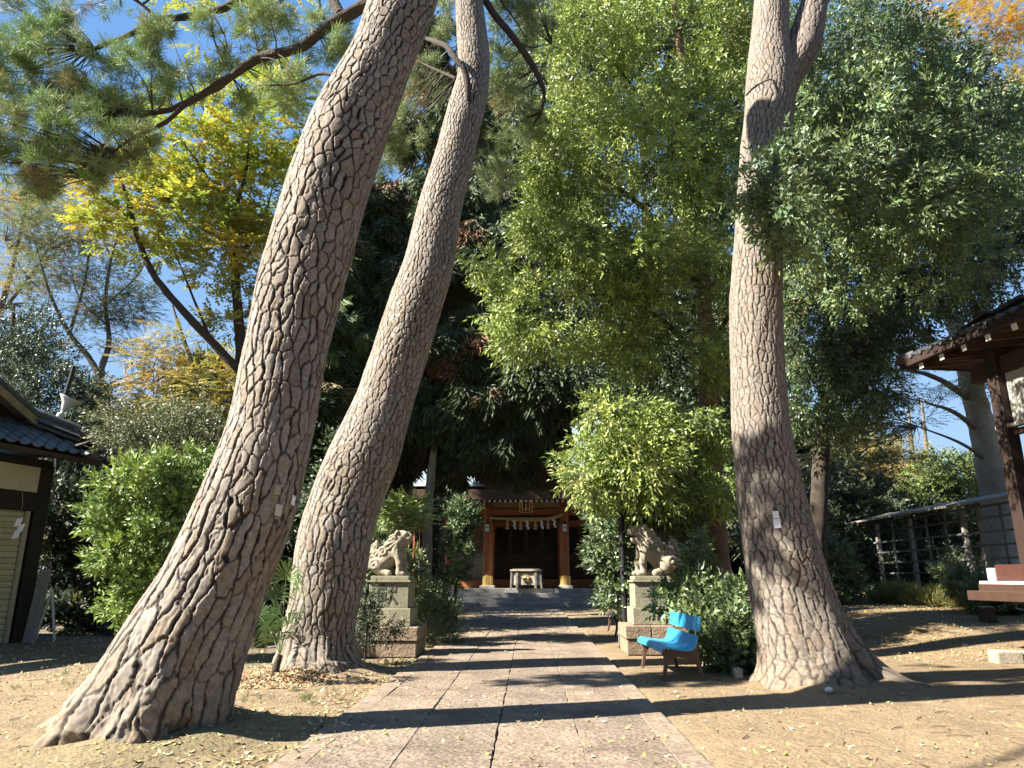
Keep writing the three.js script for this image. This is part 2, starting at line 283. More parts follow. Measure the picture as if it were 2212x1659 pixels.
  const out = V(pos[mid * 3], pos[mid * 3 + 1], pos[mid * 3 + 2]).sub(V(pos[(mid + seg / 2) * 3], pos[(mid + seg / 2) * 3 + 1], pos[(mid + seg / 2) * 3 + 2]));
  if (out.dot(V(nrm.getX(mid), nrm.getY(mid), nrm.getZ(mid))) < 0) { const ix = g.index.array; for (let i = 0; i < ix.length; i += 3) { const w = ix[i]; ix[i] = ix[i + 1]; ix[i + 1] = w; } g.computeVertexNormals(); }
  return g;
}
// ---------------------------------------------------------------- foliage: sprigs of real leaves, set by the thousand
function leafShape(P, I, L, W, m, fold = 0.12, curl = 0.18) {
  const b = P.length / 3, v = [[0, 0, 0], [W / 2, L * 0.42, fold * W], [0, L * 0.5, 0], [-W / 2, L * 0.42, fold * W], [0, L, -curl * L]], p = V();
  for (const [x, y, z] of v) { p.set(x, y, z).applyMatrix4(m); P.push(p.x, p.y, p.z); }
  I.push(b, b + 1, b + 2, b, b + 2, b + 3, b + 2, b + 1, b + 4, b + 2, b + 4, b + 3);
}
function geoOf(P, I) { const g = new THREE.BufferGeometry(); g.setAttribute('position', new THREE.Float32BufferAttribute(P, 3)); g.setIndex(I); g.computeVertexNormals(); return g; }
function sprig({ n, len, L, W, spread, droop = 0.2, flat = false, seed = 1, curl = 0.2 }) {
  const R = rng(seed), P = [], I = [];
  for (let i = 0; i < n; i++) {
    const t = (i + 0.6) / n, e = new THREE.Euler(), m = new THREE.Matrix4(), s = (0.75 + 0.5 * R()) * (1 - 0.25 * t), q = new THREE.Quaternion(), q2 = new THREE.Quaternion();
    const az = flat ? (i % 2 ? 1 : -1) * Math.PI / 2 + (R() - 0.5) * 0.3 : i * 2.4 + R() * 0.8, sp = i === n - 1 ? 0.1 : spread * (0.7 + 0.6 * R());
    if (flat) { q.setFromEuler(e.set((R() - 0.5) * 0.7, (R() - 0.5) * 0.7, (i % 2 ? -1 : 1) * sp)); } else { q.setFromAxisAngle(V(0, 1, 0), az); q2.setFromEuler(e.set(sp, 0, 0)); q.multiply(q2); q2.setFromAxisAngle(V(0, 1, 0), (R() - 0.5) * 1.6); q.multiply(q2); }
    m.compose(V((R() - 0.5) * 0.1 * len, t * len, -droop * len * t * t), q, V(s, s, s)); leafShape(P, I, L, W, m, 0.12, curl);
  }
  return geoOf(P, I);
}
function strips({ n, len, W, spread, seed, bend = 0.2, jitter = 0.2 }) {     // thin blades from one point: needles, cypress sprays, grass
  const R = rng(seed), P = [], I = [], d = V(), s = V();
  for (let i = 0; i < n; i++) {
    const az = R() * 6.283, sp = spread * Math.sqrt(R()), l = len * (0.7 + 0.5 * R()); d.set(Math.sin(sp) * Math.cos(az), Math.cos(sp), Math.sin(sp) * Math.sin(az)); s.set(R() - 0.5, R() - 0.5, R() - 0.5).cross(d).normalize().multiplyScalar(W / 2);
    const o = V((R() - 0.5) * jitter * len, (R() - 0.3) * jitter * len, (R() - 0.5) * jitter * len), mid = o.clone().addScaledVector(d, l * 0.55), tip = o.clone().addScaledVector(d, l); tip.y -= bend * l * Math.sin(sp);
    const b = P.length / 3; P.push(o.x - s.x * 0.5, o.y - s.y * 0.5, o.z - s.z * 0.5, o.x + s.x * 0.5, o.y + s.y * 0.5, o.z + s.z * 0.5, mid.x - s.x, mid.y - s.y, mid.z - s.z, mid.x + s.x, mid.y + s.y, mid.z + s.z, tip.x, tip.y, tip.z);
    I.push(b, b + 1, b + 2, b + 1, b + 3, b + 2, b + 2, b + 3, b + 4);
  }
  return geoOf(P, I);
}
const SP = {
  oak: sprig({ n: 13, len: 0.3, L: 0.105, W: 0.034, spread: 1.0, droop: 0.35, seed: 3, curl: 0.3 }),
  oakFar: sprig({ n: 12, len: 0.42, L: 0.14, W: 0.05, spread: 1.0, droop: 0.35, seed: 4, curl: 0.3 }),
  broad: sprig({ n: 10, len: 0.26, L: 0.105, W: 0.048, spread: 1.05, droop: 0.25, seed: 5 }),
  shrub: sprig({ n: 9, len: 0.2, L: 0.095, W: 0.042, spread: 0.95, droop: 0.1, seed: 6 }),
  small: sprig({ n: 14, len: 0.2, L: 0.05, W: 0.024, spread: 1.0, droop: 0.15, seed: 7 }),
  spray: sprig({ n: 16, len: 0.42, L: 0.085, W: 0.042, spread: 1.0, droop: 0.15, flat: true, seed: 8 }),
  maple: sprig({ n: 12, len: 0.24, L: 0.07, W: 0.045, spread: 1.0, droop: 0.1, flat: true, seed: 9 }),
  needle: strips({ n: 46, len: 0.13, W: 0.0055, spread: 1.25, seed: 10, bend: 0.15, jitter: 0.55 }),
  needleFar: strips({ n: 40, len: 0.2, W: 0.012, spread: 1.25, seed: 11, bend: 0.15, jitter: 0.6 }),
  cypress: strips({ n: 34, len: 0.26, W: 0.026, spread: 0.75, seed: 12, bend: 0.1, jitter: 0.6 }),
  grass: strips({ n: 26, len: 0.3, W: 0.012, spread: 0.6, seed: 13, bend: 0.5, jitter: 0.4 }),
};
// blobs: [picture x, y, metres ahead, half width, half height in picture units, half depth in metres, clumps, sprigs per clump, clump radius in metres]
function cloud(parent, name, geo, mat, blobs, o) {
  const R = rng(o.seed), mats = [], cols = [], centres = [], q = new THREE.Quaternion(), m = new THREE.Matrix4(), up = V(0, 1, 0), dir = V(), off = V(), p = V(), mx = new THREE.Matrix4(), zx = V(), zz = V();
  const ball = (v) => { do v.set(R() * 2 - 1, R() * 2 - 1, R() * 2 - 1); while (v.lengthSq() > 1 || v.lengthSq() < 1e-4); return v; };
  const tot = o.cols.reduce((s, c) => s + c[3], 0), pick = () => { let u = R() * tot; for (const c of o.cols) { u -= c[3]; if (u <= 0) return c; } return o.cols[0]; };
  const [sa, sb] = o.scale ?? [0.8, 1.25];
  for (const b of blobs) {
    const C = b.w ? V(...b.w) : at(b[0], b[1], b[2]), s = b.w ? 1 : sz(C), rx = b[3] * s, ry = b[4] * s, rz = b[5];
    for (let i = 0; i < b[6]; i++) {
      ball(off); const l = off.length(); off.multiplyScalar(Math.pow(l, (o.shell ?? 0.6)) / l);
      const cc = V(C.x + off.x * rx, C.y + off.y * ry, C.z + off.z * rz), outw = off.clone().normalize(); if (cc.y < (o.floor ?? 0.1)) continue; if (o.gap && noise3(cc.x * 1.1 + 31, cc.y * 1.3 + 17, cc.z * 1.1 + 5) < o.gap) continue;
      centres.push(cc); const base = pick(), cr = b[8] * (0.65 + 0.7 * R()), tone = 0.85 + 0.3 * R();
      for (let k = 0; k < b[7]; k++) {
        ball(off); p.set(cc.x + off.x * cr, cc.y + off.y * cr * (o.squash ?? 0.7), cc.z + off.z * cr); if (p.y < (o.floor ?? 0.05)) continue;
        dir.copy(off).multiplyScalar(o.radial ?? 0.7).addScaledVector(outw, o.out ?? 0.4); dir.y += o.up ?? -0.1; dir.x += (R() - 0.5) * 0.7; dir.y += (R() - 0.5) * 0.7; dir.z += (R() - 0.5) * 0.7; dir.normalize();
        const sc = sa + (sb - sa) * R();
        if (o.flat) { dir.y *= 0.35; dir.normalize(); zx.crossVectors(dir, up).normalize(); zz.crossVectors(zx, dir); mx.makeBasis(zx, dir, zz); q.setFromRotationMatrix(mx); }
        else { q.setFromUnitVectors(up, dir); q.multiply(new THREE.Quaternion().setFromAxisAngle(up, R() * 6.283)); }
        m.compose(p, q, V(sc, sc, sc)); mats.push(m.clone());
        const bc = R() < 0.15 ? pick() : base, j = tone * (0.8 + 0.4 * R()); cols.push(bc[0] * j * (0.92 + 0.16 * R()), bc[1] * j, bc[2] * j * (0.85 + 0.3 * R()));
      }
    }
  }
  const mesh = new THREE.InstancedMesh(geo, mat, mats.length), c = new THREE.Color();
  mats.forEach((x, i) => { mesh.setMatrixAt(i, x); mesh.setColorAt(i, c.setRGB(cols[i * 3], cols[i * 3 + 1], cols[i * 3 + 2])); });
  mesh.name = name; mesh.castShadow = mesh.receiveShadow = true; stuff(mesh); (parent ?? scene).add(mesh);
  cloud.count = (cloud.count ?? 0) + mats.length;
  mesh.userData.centres = undefined; delete mesh.userData.centres;
  return { mesh, centres };
}
// twigs from a limb line to the clumps of a crown
function twigs(parent, name, from, centres, mat, { every = 1, r = 0.014, seed = 1, sag = 0.1 }) {
  const R = rng(seed), list = [];
  centres.forEach((c, i) => {
    if (i % every) return;
    let best = from[0], bd = 1e9; for (const f of from) { const d = f.distanceTo(c) + (f.y > c.y + 0.5 ? 0.6 : 0); if (d < bd) { bd = d; best = f; } }
    if (bd < 0.05) return;
    const mid = best.clone().lerp(c, 0.5); mid.y += sag * bd * (R() - 0.2); mid.x += (R() - 0.5) * 0.25 * bd; mid.z += (R() - 0.5) * 0.25 * bd;
    list.push(tube([best, mid, c], [r * (0.7 + 0.5 * bd), r * 0.7, r * 0.3], 5, 6, 0.3, i));
  });
  if (list.length) stuff(part(name, merge(list), mat, parent));
}
const line = (pts) => pts.map(([x, y, d]) => at(x, y, d));
const along = (pts, n) => new THREE.CatmullRomCurve3(pts).getPoints(n);

// ---------------------------------------------------------------- trees
const settle = (t, base) => { for (const c of t.children) c.position.sub(base); t.position.add(base); return t; };
const BARK = { colA: [0.275, 0.245, 0.21], colB: [0.185, 0.146, 0.11], colCrack: [0.012, 0.008, 0.006], colBase: [0.185, 0.135, 0.085] };

// --- great pine leaning over the left side of the path
const pineA = thing('leaning_pine_tree', 'nearest thick leaning pine on the left, with cracked plated bark and flaring roots', 'tree');
const pineAtrunk = part('trunk', trunkGeo({
  rows: [[-420, 935, 1045, 7.4], [-200, 868, 990, 6.9], [0, 797, 945, 6.6], [128, 749, 897, 6.5], [312, 653, 833, 6.45], [569, 569, 757, 6.4], [761, 528, 706, 6.35], [918, 493, 680, 6.3], [1104, 420, 642, 6.25], [1253, 347, 588, 6.2], [1378, 268, 548, 6.16], [1493, 196, 518, 6.13], [1605, 118, 502, 6.11]],
  seg: 300, step: 0.0085, around: 27, cellL: (t, s) => s < 1.2 ? 0.40 : s < 2.6 ? 0.30 : s < 4.4 ? 0.21 : s < 6 ? 0.16 : 0.125, depth: 0.026, crackW: 0.12, fine: 0.004, seed: 3, rootH: 0.32, baseRough: true, knob: 0.26, gnarl: 0.05, ...BARK,
  roots: [[Math.PI, 0.2, 0.3], [-2.5, -0.05, 0.15], [-2.15, 0.14, 0.2], [-1.75, -0.1, 0.16], [-1.3, 0.18, 0.24], [-0.75, -0.16, 0.22], [-0.3, 0.06, 0.25]],
}), vcol, pineA);
{
  const l1 = line([[815, 0, 6.7], [735, 40, 6.8], [640, 105, 6.9], [560, 125, 7.0], [500, 165, 7.1], [420, 215, 7.2], [370, 235, 7.25], [290, 250, 7.3]]);
  const l2 = line([[640, -70, 6.9], [520, 0, 7.0], [440, 30, 7.1], [345, 45, 7.2], [280, 75, 7.3], [205, 105, 7.4]]);
  const l3 = line([[400, 225, 7.2], [360, 262, 7.2], [290, 297, 7.2], [240, 335, 7.2], [225, 380, 7.2]]);
  const l4 = line([[345, 45, 7.2], [300, 5, 7.2], [255, -20, 7.2]]), l5 = line([[735, 30, 6.8], [700, -30, 6.9], [640, -70, 6.9]]);
  const l6 = line([[700, 40, 6.85], [690, 10, 6.9], [688, -60, 7]]), l7 = line([[735, 165, 6.5], [690, 160, 6.6], [640, 180, 6.7], [560, 185, 6.9]]);
  const limbs = [[l1, [0.075, 0.06, 0.055, 0.05, 0.04, 0.03]], [l2, [0.05, 0.045, 0.04, 0.025]], [l3, [0.03, 0.025, 0.015, 0.008]], [l4, [0.022, 0.012]], [l5, [0.06, 0.06]], [l6, [0.02, 0.015]], [l7, [0.02, 0.015, 0.008]]];
  for (const [l, r] of limbs) part('limb', tube(l, r, 9, l.length * 8, 0.4, 3), barkDark, pineA);
  const blobs = [[60, 50, 7.3, 85, 70, 0.5, 13, 9, 0.13], [150, 130, 7.2, 120, 55, 0.5, 15, 9, 0.13], [70, 205, 7.3, 85, 70, 0.5, 16, 9, 0.13], [50, 310, 7.1, 75, 65, 0.5, 16, 9, 0.13], [180, 285, 7.2, 105, 55, 0.5, 19, 9, 0.13], [275, 180, 7.2, 100, 45, 0.4, 12, 8, 0.12], [380, 120, 7.2, 80, 40, 0.4, 9, 8, 0.12], [440, 85, 7.2, 110, 30, 0.4, 9, 8, 0.12], [590, 70, 7.1, 70, 50, 0.4, 10, 8, 0.12], [480, 190, 7.2, 80, 25, 0.4, 6, 8, 0.12], [630, 185, 6.9, 50, 30, 0.3, 6, 8, 0.12], [710, 75, 6.9, 35, 50, 0.3, 8, 8, 0.12], [150, 375, 7.1, 80, 25, 0.4, 10, 8, 0.12], [40, 390, 7.2, 50, 30, 0.4, 7, 8, 0.12], [580, 15, 7.2, 60, 30, 0.4, 6, 8, 0.12], [275, 320, 7.2, 55, 25, 0.3, 6, 8, 0.12], [255, 240, 7.2, 60, 25, 0.3, 6, 8, 0.12], [-60, 250, 7.2, 80, 200, 0.6, 12, 9, 0.15], [300, -60, 7.4, 250, 50, 0.8, 14, 9, 0.16]];
  const a = cloud(pineA, 'needles', SP.needle, needleMat, blobs, { seed: 21, up: 0.35, out: 0.3, radial: 0.6, scale: [0.8, 1.25], cols: [[0.17, 0.265, 0.075, 4], [0.23, 0.31, 0.10, 3], [0.25, 0.29, 0.12, 2], [0.26, 0.22, 0.09, 0.3]] });
  { // a long bough high above the picture, whose shade falls on the soil at the lower right
    const b = [V(-0.75, 8.3, -6.9), V(-3.4, 9.0, -5.0), V(-6.2, 9.4, -2.9), V(-8.4, 9.6, -1.4)]; part('limb', tube(b, [0.1, 0.07, 0.04, 0.02], 9, 30, 0.3, 9), barkDark, pineA);
    for (const [x, y, z, rx, n] of [[-7.8, 9.5, -1.5, 1.3, 14], [-6.6, 9.4, -2.6, 0.8, 5], [-9.2, 9.6, -1.6, 0.9, 8]]) { const q = [0, 0, 0, rx, 0.3, 0.6, n, 9, 0.2]; q.w = [x, y, z]; blobs.push(q); }
  }
  const from = [l1, l2, l3, l4].flatMap((l) => along(l, 14));
  twigs(pineA, 'twigs', from, a.centres, barkDark, { r: 0.010, seed: 5 });
  settle(pineA, grd(330, 1580));
}
// --- second leaning pine, bent at the top
const pineB = thing('leaning_pine_tree', 'slimmer second leaning pine just right of the nearest one, its bent top upright', 'tree');
const pineBtrunk = part('trunk', trunkGeo({
  rows: [[-330, 960, 1010, 10.6], [-150, 978, 1036, 10.5], [0, 984, 1043, 10.4], [73, 987, 1052, 10.4], [121, 990, 1057, 10.4], [170, 986, 1057, 10.4], [219, 971, 1051, 10.35], [267, 957, 1040, 10.3], [365, 929, 1019, 10.3], [440, 905, 1000, 10.25], [576, 868, 979, 10.2], [670, 832, 955, 10.2], [814, 784, 911, 10.15], [897, 751, 888, 10.1], [979, 710, 868, 10.1], [1095, 662, 824, 10.05], [1173, 640, 803, 10], [1226, 634, 793, 10], [1300, 628, 776, 9.95], [1375, 612, 764, 9.95], [1430, 596, 772, 9.92], [1455, 584, 784, 9.9]],
  seg: 240, step: 0.0115, around: 32, cellL: (t, s) => s < 1 ? 0.28 : s < 2.4 ? 0.2 : s < 5 ? 0.145 : 0.1, depth: 0.02, crackW: 0.13, fine: 0.004, seed: 8, rootH: 0.3, baseRough: true, knob: 0.3, ...BARK, roots: [[0, 0.15, 0.4], [-1, 0.1, 0.3], [-1.8, 0.12, 0.35], [-0.5, -0.12, 0.2], [3, 0.1, 0.4]],
}), vcol, pineB);
{
  const limbs = [
    [line([[1010, 258, 10.3], [1012, 205, 10.0], [1003, 152, 9.9], [985, 128, 9.9], [966, 102, 10.0], [940, 90, 10.2], [918, 82, 10.5]]), [0.06, 0.05, 0.045, 0.05, 0.03]],
    [line([[1020, -60, 10.4], [1048, 0, 10.5], [1075, 40, 10.6], [1104, 75, 10.7], [1148, 138, 10.9], [1162, 165, 11], [1175, 202, 11.1], [1170, 240, 11.2]]), [0.07, 0.065, 0.06, 0.05, 0.025]],
    [line([[1104, 75, 10.7], [1135, 100, 11], [1190, 95, 11.4]]), [0.02, 0.008]], [line([[1080, 0, 10.6], [1110, 40, 10.8], [1140, 90, 11]]), [0.02, 0.008]],
    [line([[985, 170, 10.3], [940, 150, 10.6], [900, 130, 11]]), [0.03, 0.012]],
  ];
  for (const [l, r] of limbs) part('limb', tube(l, r, 9, 40, 0.4, 4), barkDark, pineB);
  const a = cloud(pineB, 'needles', SP.needle, needleMat, [[1110, 60, 11.2, 50, 50, 0.5, 11, 9, 0.16], [1165, 40, 11.4, 40, 40, 0.5, 7, 9, 0.16], [1090, 170, 11.4, 35, 50, 0.5, 10, 9, 0.16], [1120, 260, 11.8, 50, 55, 0.6, 12, 9, 0.18], [960, 30, 11.2, 30, 50, 0.5, 5, 9, 0.16], [920, 190, 11.4, 35, 60, 0.6, 9, 9, 0.16], [880, 290, 11.8, 35, 50, 0.5, 8, 9, 0.16], [1080, 360, 12, 40, 50, 0.6, 7, 9, 0.18], [830, 340, 12, 30, 50, 0.5, 5, 9, 0.16], [1050, -160, 11, 220, 90, 1.2, 14, 9, 0.25]], { seed: 22, up: 0.25, scale: [1, 1.6], cols: [[0.17, 0.23, 0.085, 4], [0.22, 0.27, 0.11, 3], [0.26, 0.22, 0.08, 0.7]] });
  twigs(pineB, 'twigs', limbs.flatMap((l) => along(l[0], 8)), a.centres, barkDark, { r: 0.01, seed: 6 });
  settle(pineB, grd(690, 1453));
}
// --- forked tree right of the bench
const forkTree = thing('forked_tree', 'tall forked trunk right of the blue bench, scaly pale bark with a root spreading right', 'tree');
const forkTrunk = part('trunk', trunkGeo({
  rows: [[-300, 1652, 1702, 9.1], [-120, 1640, 1700, 9.1], [0, 1631, 1702, 9.1], [80, 1624, 1704, 9.1], [150, 1616, 1712, 9.1], [218, 1612, 1716, 9.1], [327, 1602, 1700, 9.1], [490, 1591, 1691, 9.1], [653, 1578, 1689, 9.1], [806, 1580, 1695, 9.1], [950, 1585, 1710, 9.1], [1136, 1602, 1752, 9.1], [1250, 1617, 1786, 9.1], [1330, 1630, 1812, 9.1], [1400, 1640, 1838, 9.1], [1450, 1640, 1858, 9.1], [1474, 1632, 1872, 9.1]],
  seg: 250, step: 0.0105, around: 31, cellL: (t, s) => s < 1.4 ? 0.22 : 0.135, depth: 0.015, crackW: 0.12, fine: 0.0035, seed: 15, rootH: 0.3, baseRough: true, knob: 0.2, gnarl: 0.03,
  colA: [0.235, 0.206, 0.172], colB: [0.18, 0.143, 0.112], colCrack: [0.026, 0.018, 0.013], colBase: [0.18, 0.13, 0.08],
  roots: [[-0.25, 0.95, 0.22], [-1.5, 0.14, 0.5], [-0.72, -0.5, 0.15], [-0.98, 0.26, 0.15], [-2.5, 0.14, 0.4], [1.2, 0.3, 0.5], [2.8, 0.1, 0.3]],
}), vcol, forkTree);
part('trunk', trunkGeo({ rows: [[-300, 1880, 1930, 9.1], [-120, 1812, 1870, 9.1], [0, 1732, 1794, 9.1], [60, 1712, 1781, 9.1], [109, 1693, 1770, 9.1], [170, 1662, 1735, 9.12], [240, 1630, 1706, 9.14]], seg: 120, step: 0.0135, around: 18, cellL: () => 0.15, depth: 0.017, crackW: 0.12, fine: 0.0035, seed: 16, noBase: true, colA: [0.2, 0.17, 0.145], colB: [0.16, 0.125, 0.1], colCrack: [0.045, 0.03, 0.024], colBase: [0.2, 0.15, 0.1] }), vcol, forkTree);
{
  part('dead_stub', tube(line([[1612, 206, 8.7], [1630, 188, 8.68], [1650, 176, 8.68], [1668, 170, 8.75]]), [0.012, 0.014, 0.013, 0.01], 7, 16, 0.3), barkGrey, forkTree);
  const a = cloud(forkTree, 'crown', SP.oak, glossy, [[1655, 400, 8.2, 40, 40, 0.3, 11, 14, 0.16], [1690, 465, 8.2, 45, 25, 0.3, 7, 13, 0.16], [1715, 340, 8.4, 20, 35, 0.3, 4, 13, 0.15], [1780, 420, 9.4, 80, 100, 0.9, 26, 15, 0.2], [1870, 330, 10, 110, 110, 1.0, 34, 15, 0.22], [1920, 480, 10.2, 120, 90, 1.0, 32, 15, 0.22], [1715, 515, 8.4, 30, 12, 0.2, 3, 12, 0.14], [2010, 270, 10.4, 100, 100, 1.0, 26, 15, 0.22], [2060, 430, 10.6, 90, 110, 1.0, 24, 15, 0.22], [1790, 230, 9.8, 60, 70, 0.8, 12, 15, 0.2], [1930, 170, 10.6, 110, 60, 0.9, 18, 15, 0.22], [1820, 590, 10.4, 80, 60, 0.8, 12, 15, 0.2], [2020, 590, 10.8, 100, 50, 0.8, 14, 15, 0.2], [2150, 330, 10.8, 70, 120, 0.9, 16, 15, 0.22]], { seed: 23, up: -0.35, gap: 0.3, scale: [0.7, 1.4], cols: [[0.105, 0.17, 0.045, 4], [0.15, 0.21, 0.06, 3], [0.08, 0.135, 0.045, 2]] });
  const lim = line([[1690, 250, 9.0], [1720, 330, 9.0], [1780, 390, 9.3], [1880, 400, 9.8], [2040, 380, 10.5]]);
  part('limb', tube(lim, [0.05, 0.04, 0.03, 0.015], 8, 30, 0.3), barkDark, forkTree);
  twigs(forkTree, 'twigs', along(lim, 10), a.centres, barkDark, { r: 0.008, seed: 7, every: 2 });
  settle(forkTree, grd(1740, 1474));
}
// --- a tree described by its trunk line, limb lines and blobs
function tree(name, label, o) {
  const t = thing(name, label, o.category ?? 'tree', V(), 0, o.group);
  let from = [];
  for (const [pts, r] of o.trunks ?? []) { const l = line(pts); if (pts[0][1] > 1250) l[0].y = gh(l[0].x, l[0].z) - 0.12; part('trunk', tube(l, r, 12, 50, 0.25, pts[0][0]), o.bark ?? barkDark, t); from.push(...along(l, 12).slice(4)); }
  for (const [pts, r] of o.limbs ?? []) { const l = line(pts); part('limb', tube(l, r, 8, 30, 0.3, pts[0][0]), o.limbBark ?? o.bark ?? barkDark, t); from.push(...along(l, 10)); }
  const a = cloud(t, o.leafName ?? 'crown', o.sprig, o.mat ?? glossy, o.blobs, { seed: o.seed, cols: o.cols, ...o.cloud });
  if (from.length && o.twig !== 0) twigs(t, 'twigs', from, a.centres, o.twigBark ?? barkDark, { r: o.twig ?? 0.01, seed: o.seed, every: o.every ?? 2 });
  const b = line([o.trunks ? o.trunks[0][0][0] : [o.blobs[0][0], 1300, o.blobs[0][2]]])[0]; b.y = Math.max(0, Math.min(b.y, 0.6));
  return settle(t, b);
}
const oakCols = [[0.215, 0.29, 0.045, 4], [0.26, 0.325, 0.055, 3], [0.15, 0.22, 0.04, 2], [0.28, 0.31, 0.08, 1]];
tree('evergreen_oak', 'big yellow-green evergreen oak in the middle, left of the forked trunk, arching over the path', {
  trunks: [[[[1556, 1372, 14.4], [1552, 1200, 14.5], [1540, 1040, 14.6], [1530, 850, 14.6], [1522, 650, 14.6], [1510, 420, 14.5], [1480, 180, 14.4], [1440, -80, 14.3]], [0.27, 0.21, 0.2, 0.18, 0.13, 0.1, 0.06]]],
  limbs: [[[[1530, 800, 14.6], [1440, 700, 14.2], [1330, 640, 13.6], [1220, 640, 13.2]], [0.08, 0.06, 0.04, 0.02]], [[[1522, 640, 14.6], [1420, 480, 14], [1300, 380, 13.5], [1220, 330, 13.2]], [0.08, 0.06, 0.04, 0.02]], [[[1512, 450, 14.5], [1420, 260, 14], [1330, 140, 13.5]], [0.06, 0.04, 0.02]], [[[1540, 1000, 14.6], [1470, 930, 14], [1370, 920, 13.4]], [0.06, 0.04, 0.02]], [[[1530, 760, 14.6], [1600, 640, 14.3], [1660, 560, 14]], [0.06, 0.04, 0.02]]],
  bark: barkBrown, limbBark: barkDark, sprig: SP.oak, seed: 31, cols: oakCols, cloud: { up: -0.35, shell: 0.45, scale: [0.7, 1.6], squash: 0.6, gap: 0.36 }, every: 3,
  blobs: [[1320, 110, 13.3, 130, 130, 1.3, 46, 26, 0.42], [1450, 70, 13.8, 150, 120, 1.3, 46, 26, 0.42], [1250, 330, 13.0, 100, 140, 1.1, 46, 26, 0.4], [1400, 330, 13.2, 140, 150, 1.2, 56, 26, 0.42], [1540, 280, 13.6, 100, 150, 1.0, 38, 26, 0.4], [1210, 480, 12.9, 70, 70, 0.8, 18, 26, 0.36], [1320, 560, 13.0, 120, 80, 1.0, 28, 26, 0.38], [1470, 560, 13.4, 120, 90, 1.0, 30, 26, 0.4], [1290, 690, 13.2, 130, 70, 1.0, 24, 26, 0.36], [1150, 690, 13.0, 90, 65, 0.8, 20, 26, 0.36], [1430, 740, 13.4, 130, 55, 0.9, 18, 26, 0.36], [1090, 560, 13.4, 50, 70, 0.7, 10, 24, 0.34], [1330, 930, 12.8, 75, 75, 0.7, 20, 28, 0.34], [1300, 1010, 12.8, 55, 60, 0.6, 12, 28, 0.3], [1400, 1010, 12.8, 80, 75, 0.7, 20, 28, 0.34], [1500, 890, 13.2, 65, 80, 0.6, 16, 28, 0.34], [1560, 830, 13.4, 40, 60, 0.5, 8, 28, 0.3], [1540, 1010, 13.2, 50, 70, 0.5, 10, 26, 0.3], [1580, 560, 13.6, 60, 120, 0.7, 16, 26, 0.38], [1600, 100, 14, 80, 110, 1, 18, 26, 0.4], [1400, -200, 14, 260, 130, 1.8, 36, 20, 0.6]],
});
tree('evergreen_oak', 'dark green evergreen oak filling the right side behind the forked trunk', {
  trunks: [[[[1760, 1330, 17.5], [1766, 1150, 17.6], [1780, 900, 17.7], [1800, 600, 17.8], [1830, 250, 17.8], [1850, -60, 17.8]], [0.25, 0.2, 0.18, 0.14, 0.08]]],
  limbs: [[[[1785, 800, 17.6], [1900, 640, 17], [2030, 560, 16.4]], [0.09, 0.06, 0.03]], [[[1800, 560, 17.6], [1930, 380, 17], [2060, 300, 16.5]], [0.09, 0.06, 0.03]], [[[1810, 480, 17.6], [1740, 300, 17.3], [1690, 150, 17]], [0.07, 0.04, 0.02]]],
  sprig: SP.oak, seed: 32, cols: [[0.07, 0.125, 0.035, 4], [0.095, 0.15, 0.045, 3], [0.05, 0.09, 0.03, 3], [0.16, 0.15, 0.04, 0.6]], cloud: { up: -0.35, shell: 0.5, scale: [1, 1.75], gap: 0.24 }, every: 4,
  blobs: [[1800, 130, 17, 130, 140, 1.6, 40, 26, 0.5], [1960, 190, 16.8, 140, 110, 1.5, 40, 26, 0.5], [1760, 350, 16.8, 100, 140, 1.5, 36, 26, 0.48], [1920, 380, 16.4, 150, 130, 1.5, 50, 26, 0.48], [2080, 350, 16.4, 120, 130, 1.4, 40, 26, 0.48], [1800, 560, 16.4, 120, 110, 1.4, 38, 26, 0.46], [1980, 540, 16.0, 150, 100, 1.3, 44, 26, 0.46], [2140, 540, 16, 100, 120, 1.3, 34, 26, 0.46], [1790, 720, 16.4, 100, 100, 1.2, 32, 26, 0.44], [1920, 680, 16.2, 110, 60, 1.1, 24, 26, 0.44], [1800, 860, 16.6, 90, 80, 1.1, 24, 26, 0.44], [1880, 800, 16.4, 60, 70, 0.9, 14, 26, 0.4], [1720, 500, 17, 50, 200, 1.0, 20, 26, 0.46], [2200, 420, 16.2, 70, 230, 1.2, 34, 26, 0.5], [1860, 20, 17.2, 130, 60, 1.4, 24, 26, 0.5], [1720, 120, 17.4, 50, 140, 1, 18, 26, 0.48], [2050, 230, 16.8, 110, 60, 1.3, 22, 26, 0.48]],
});
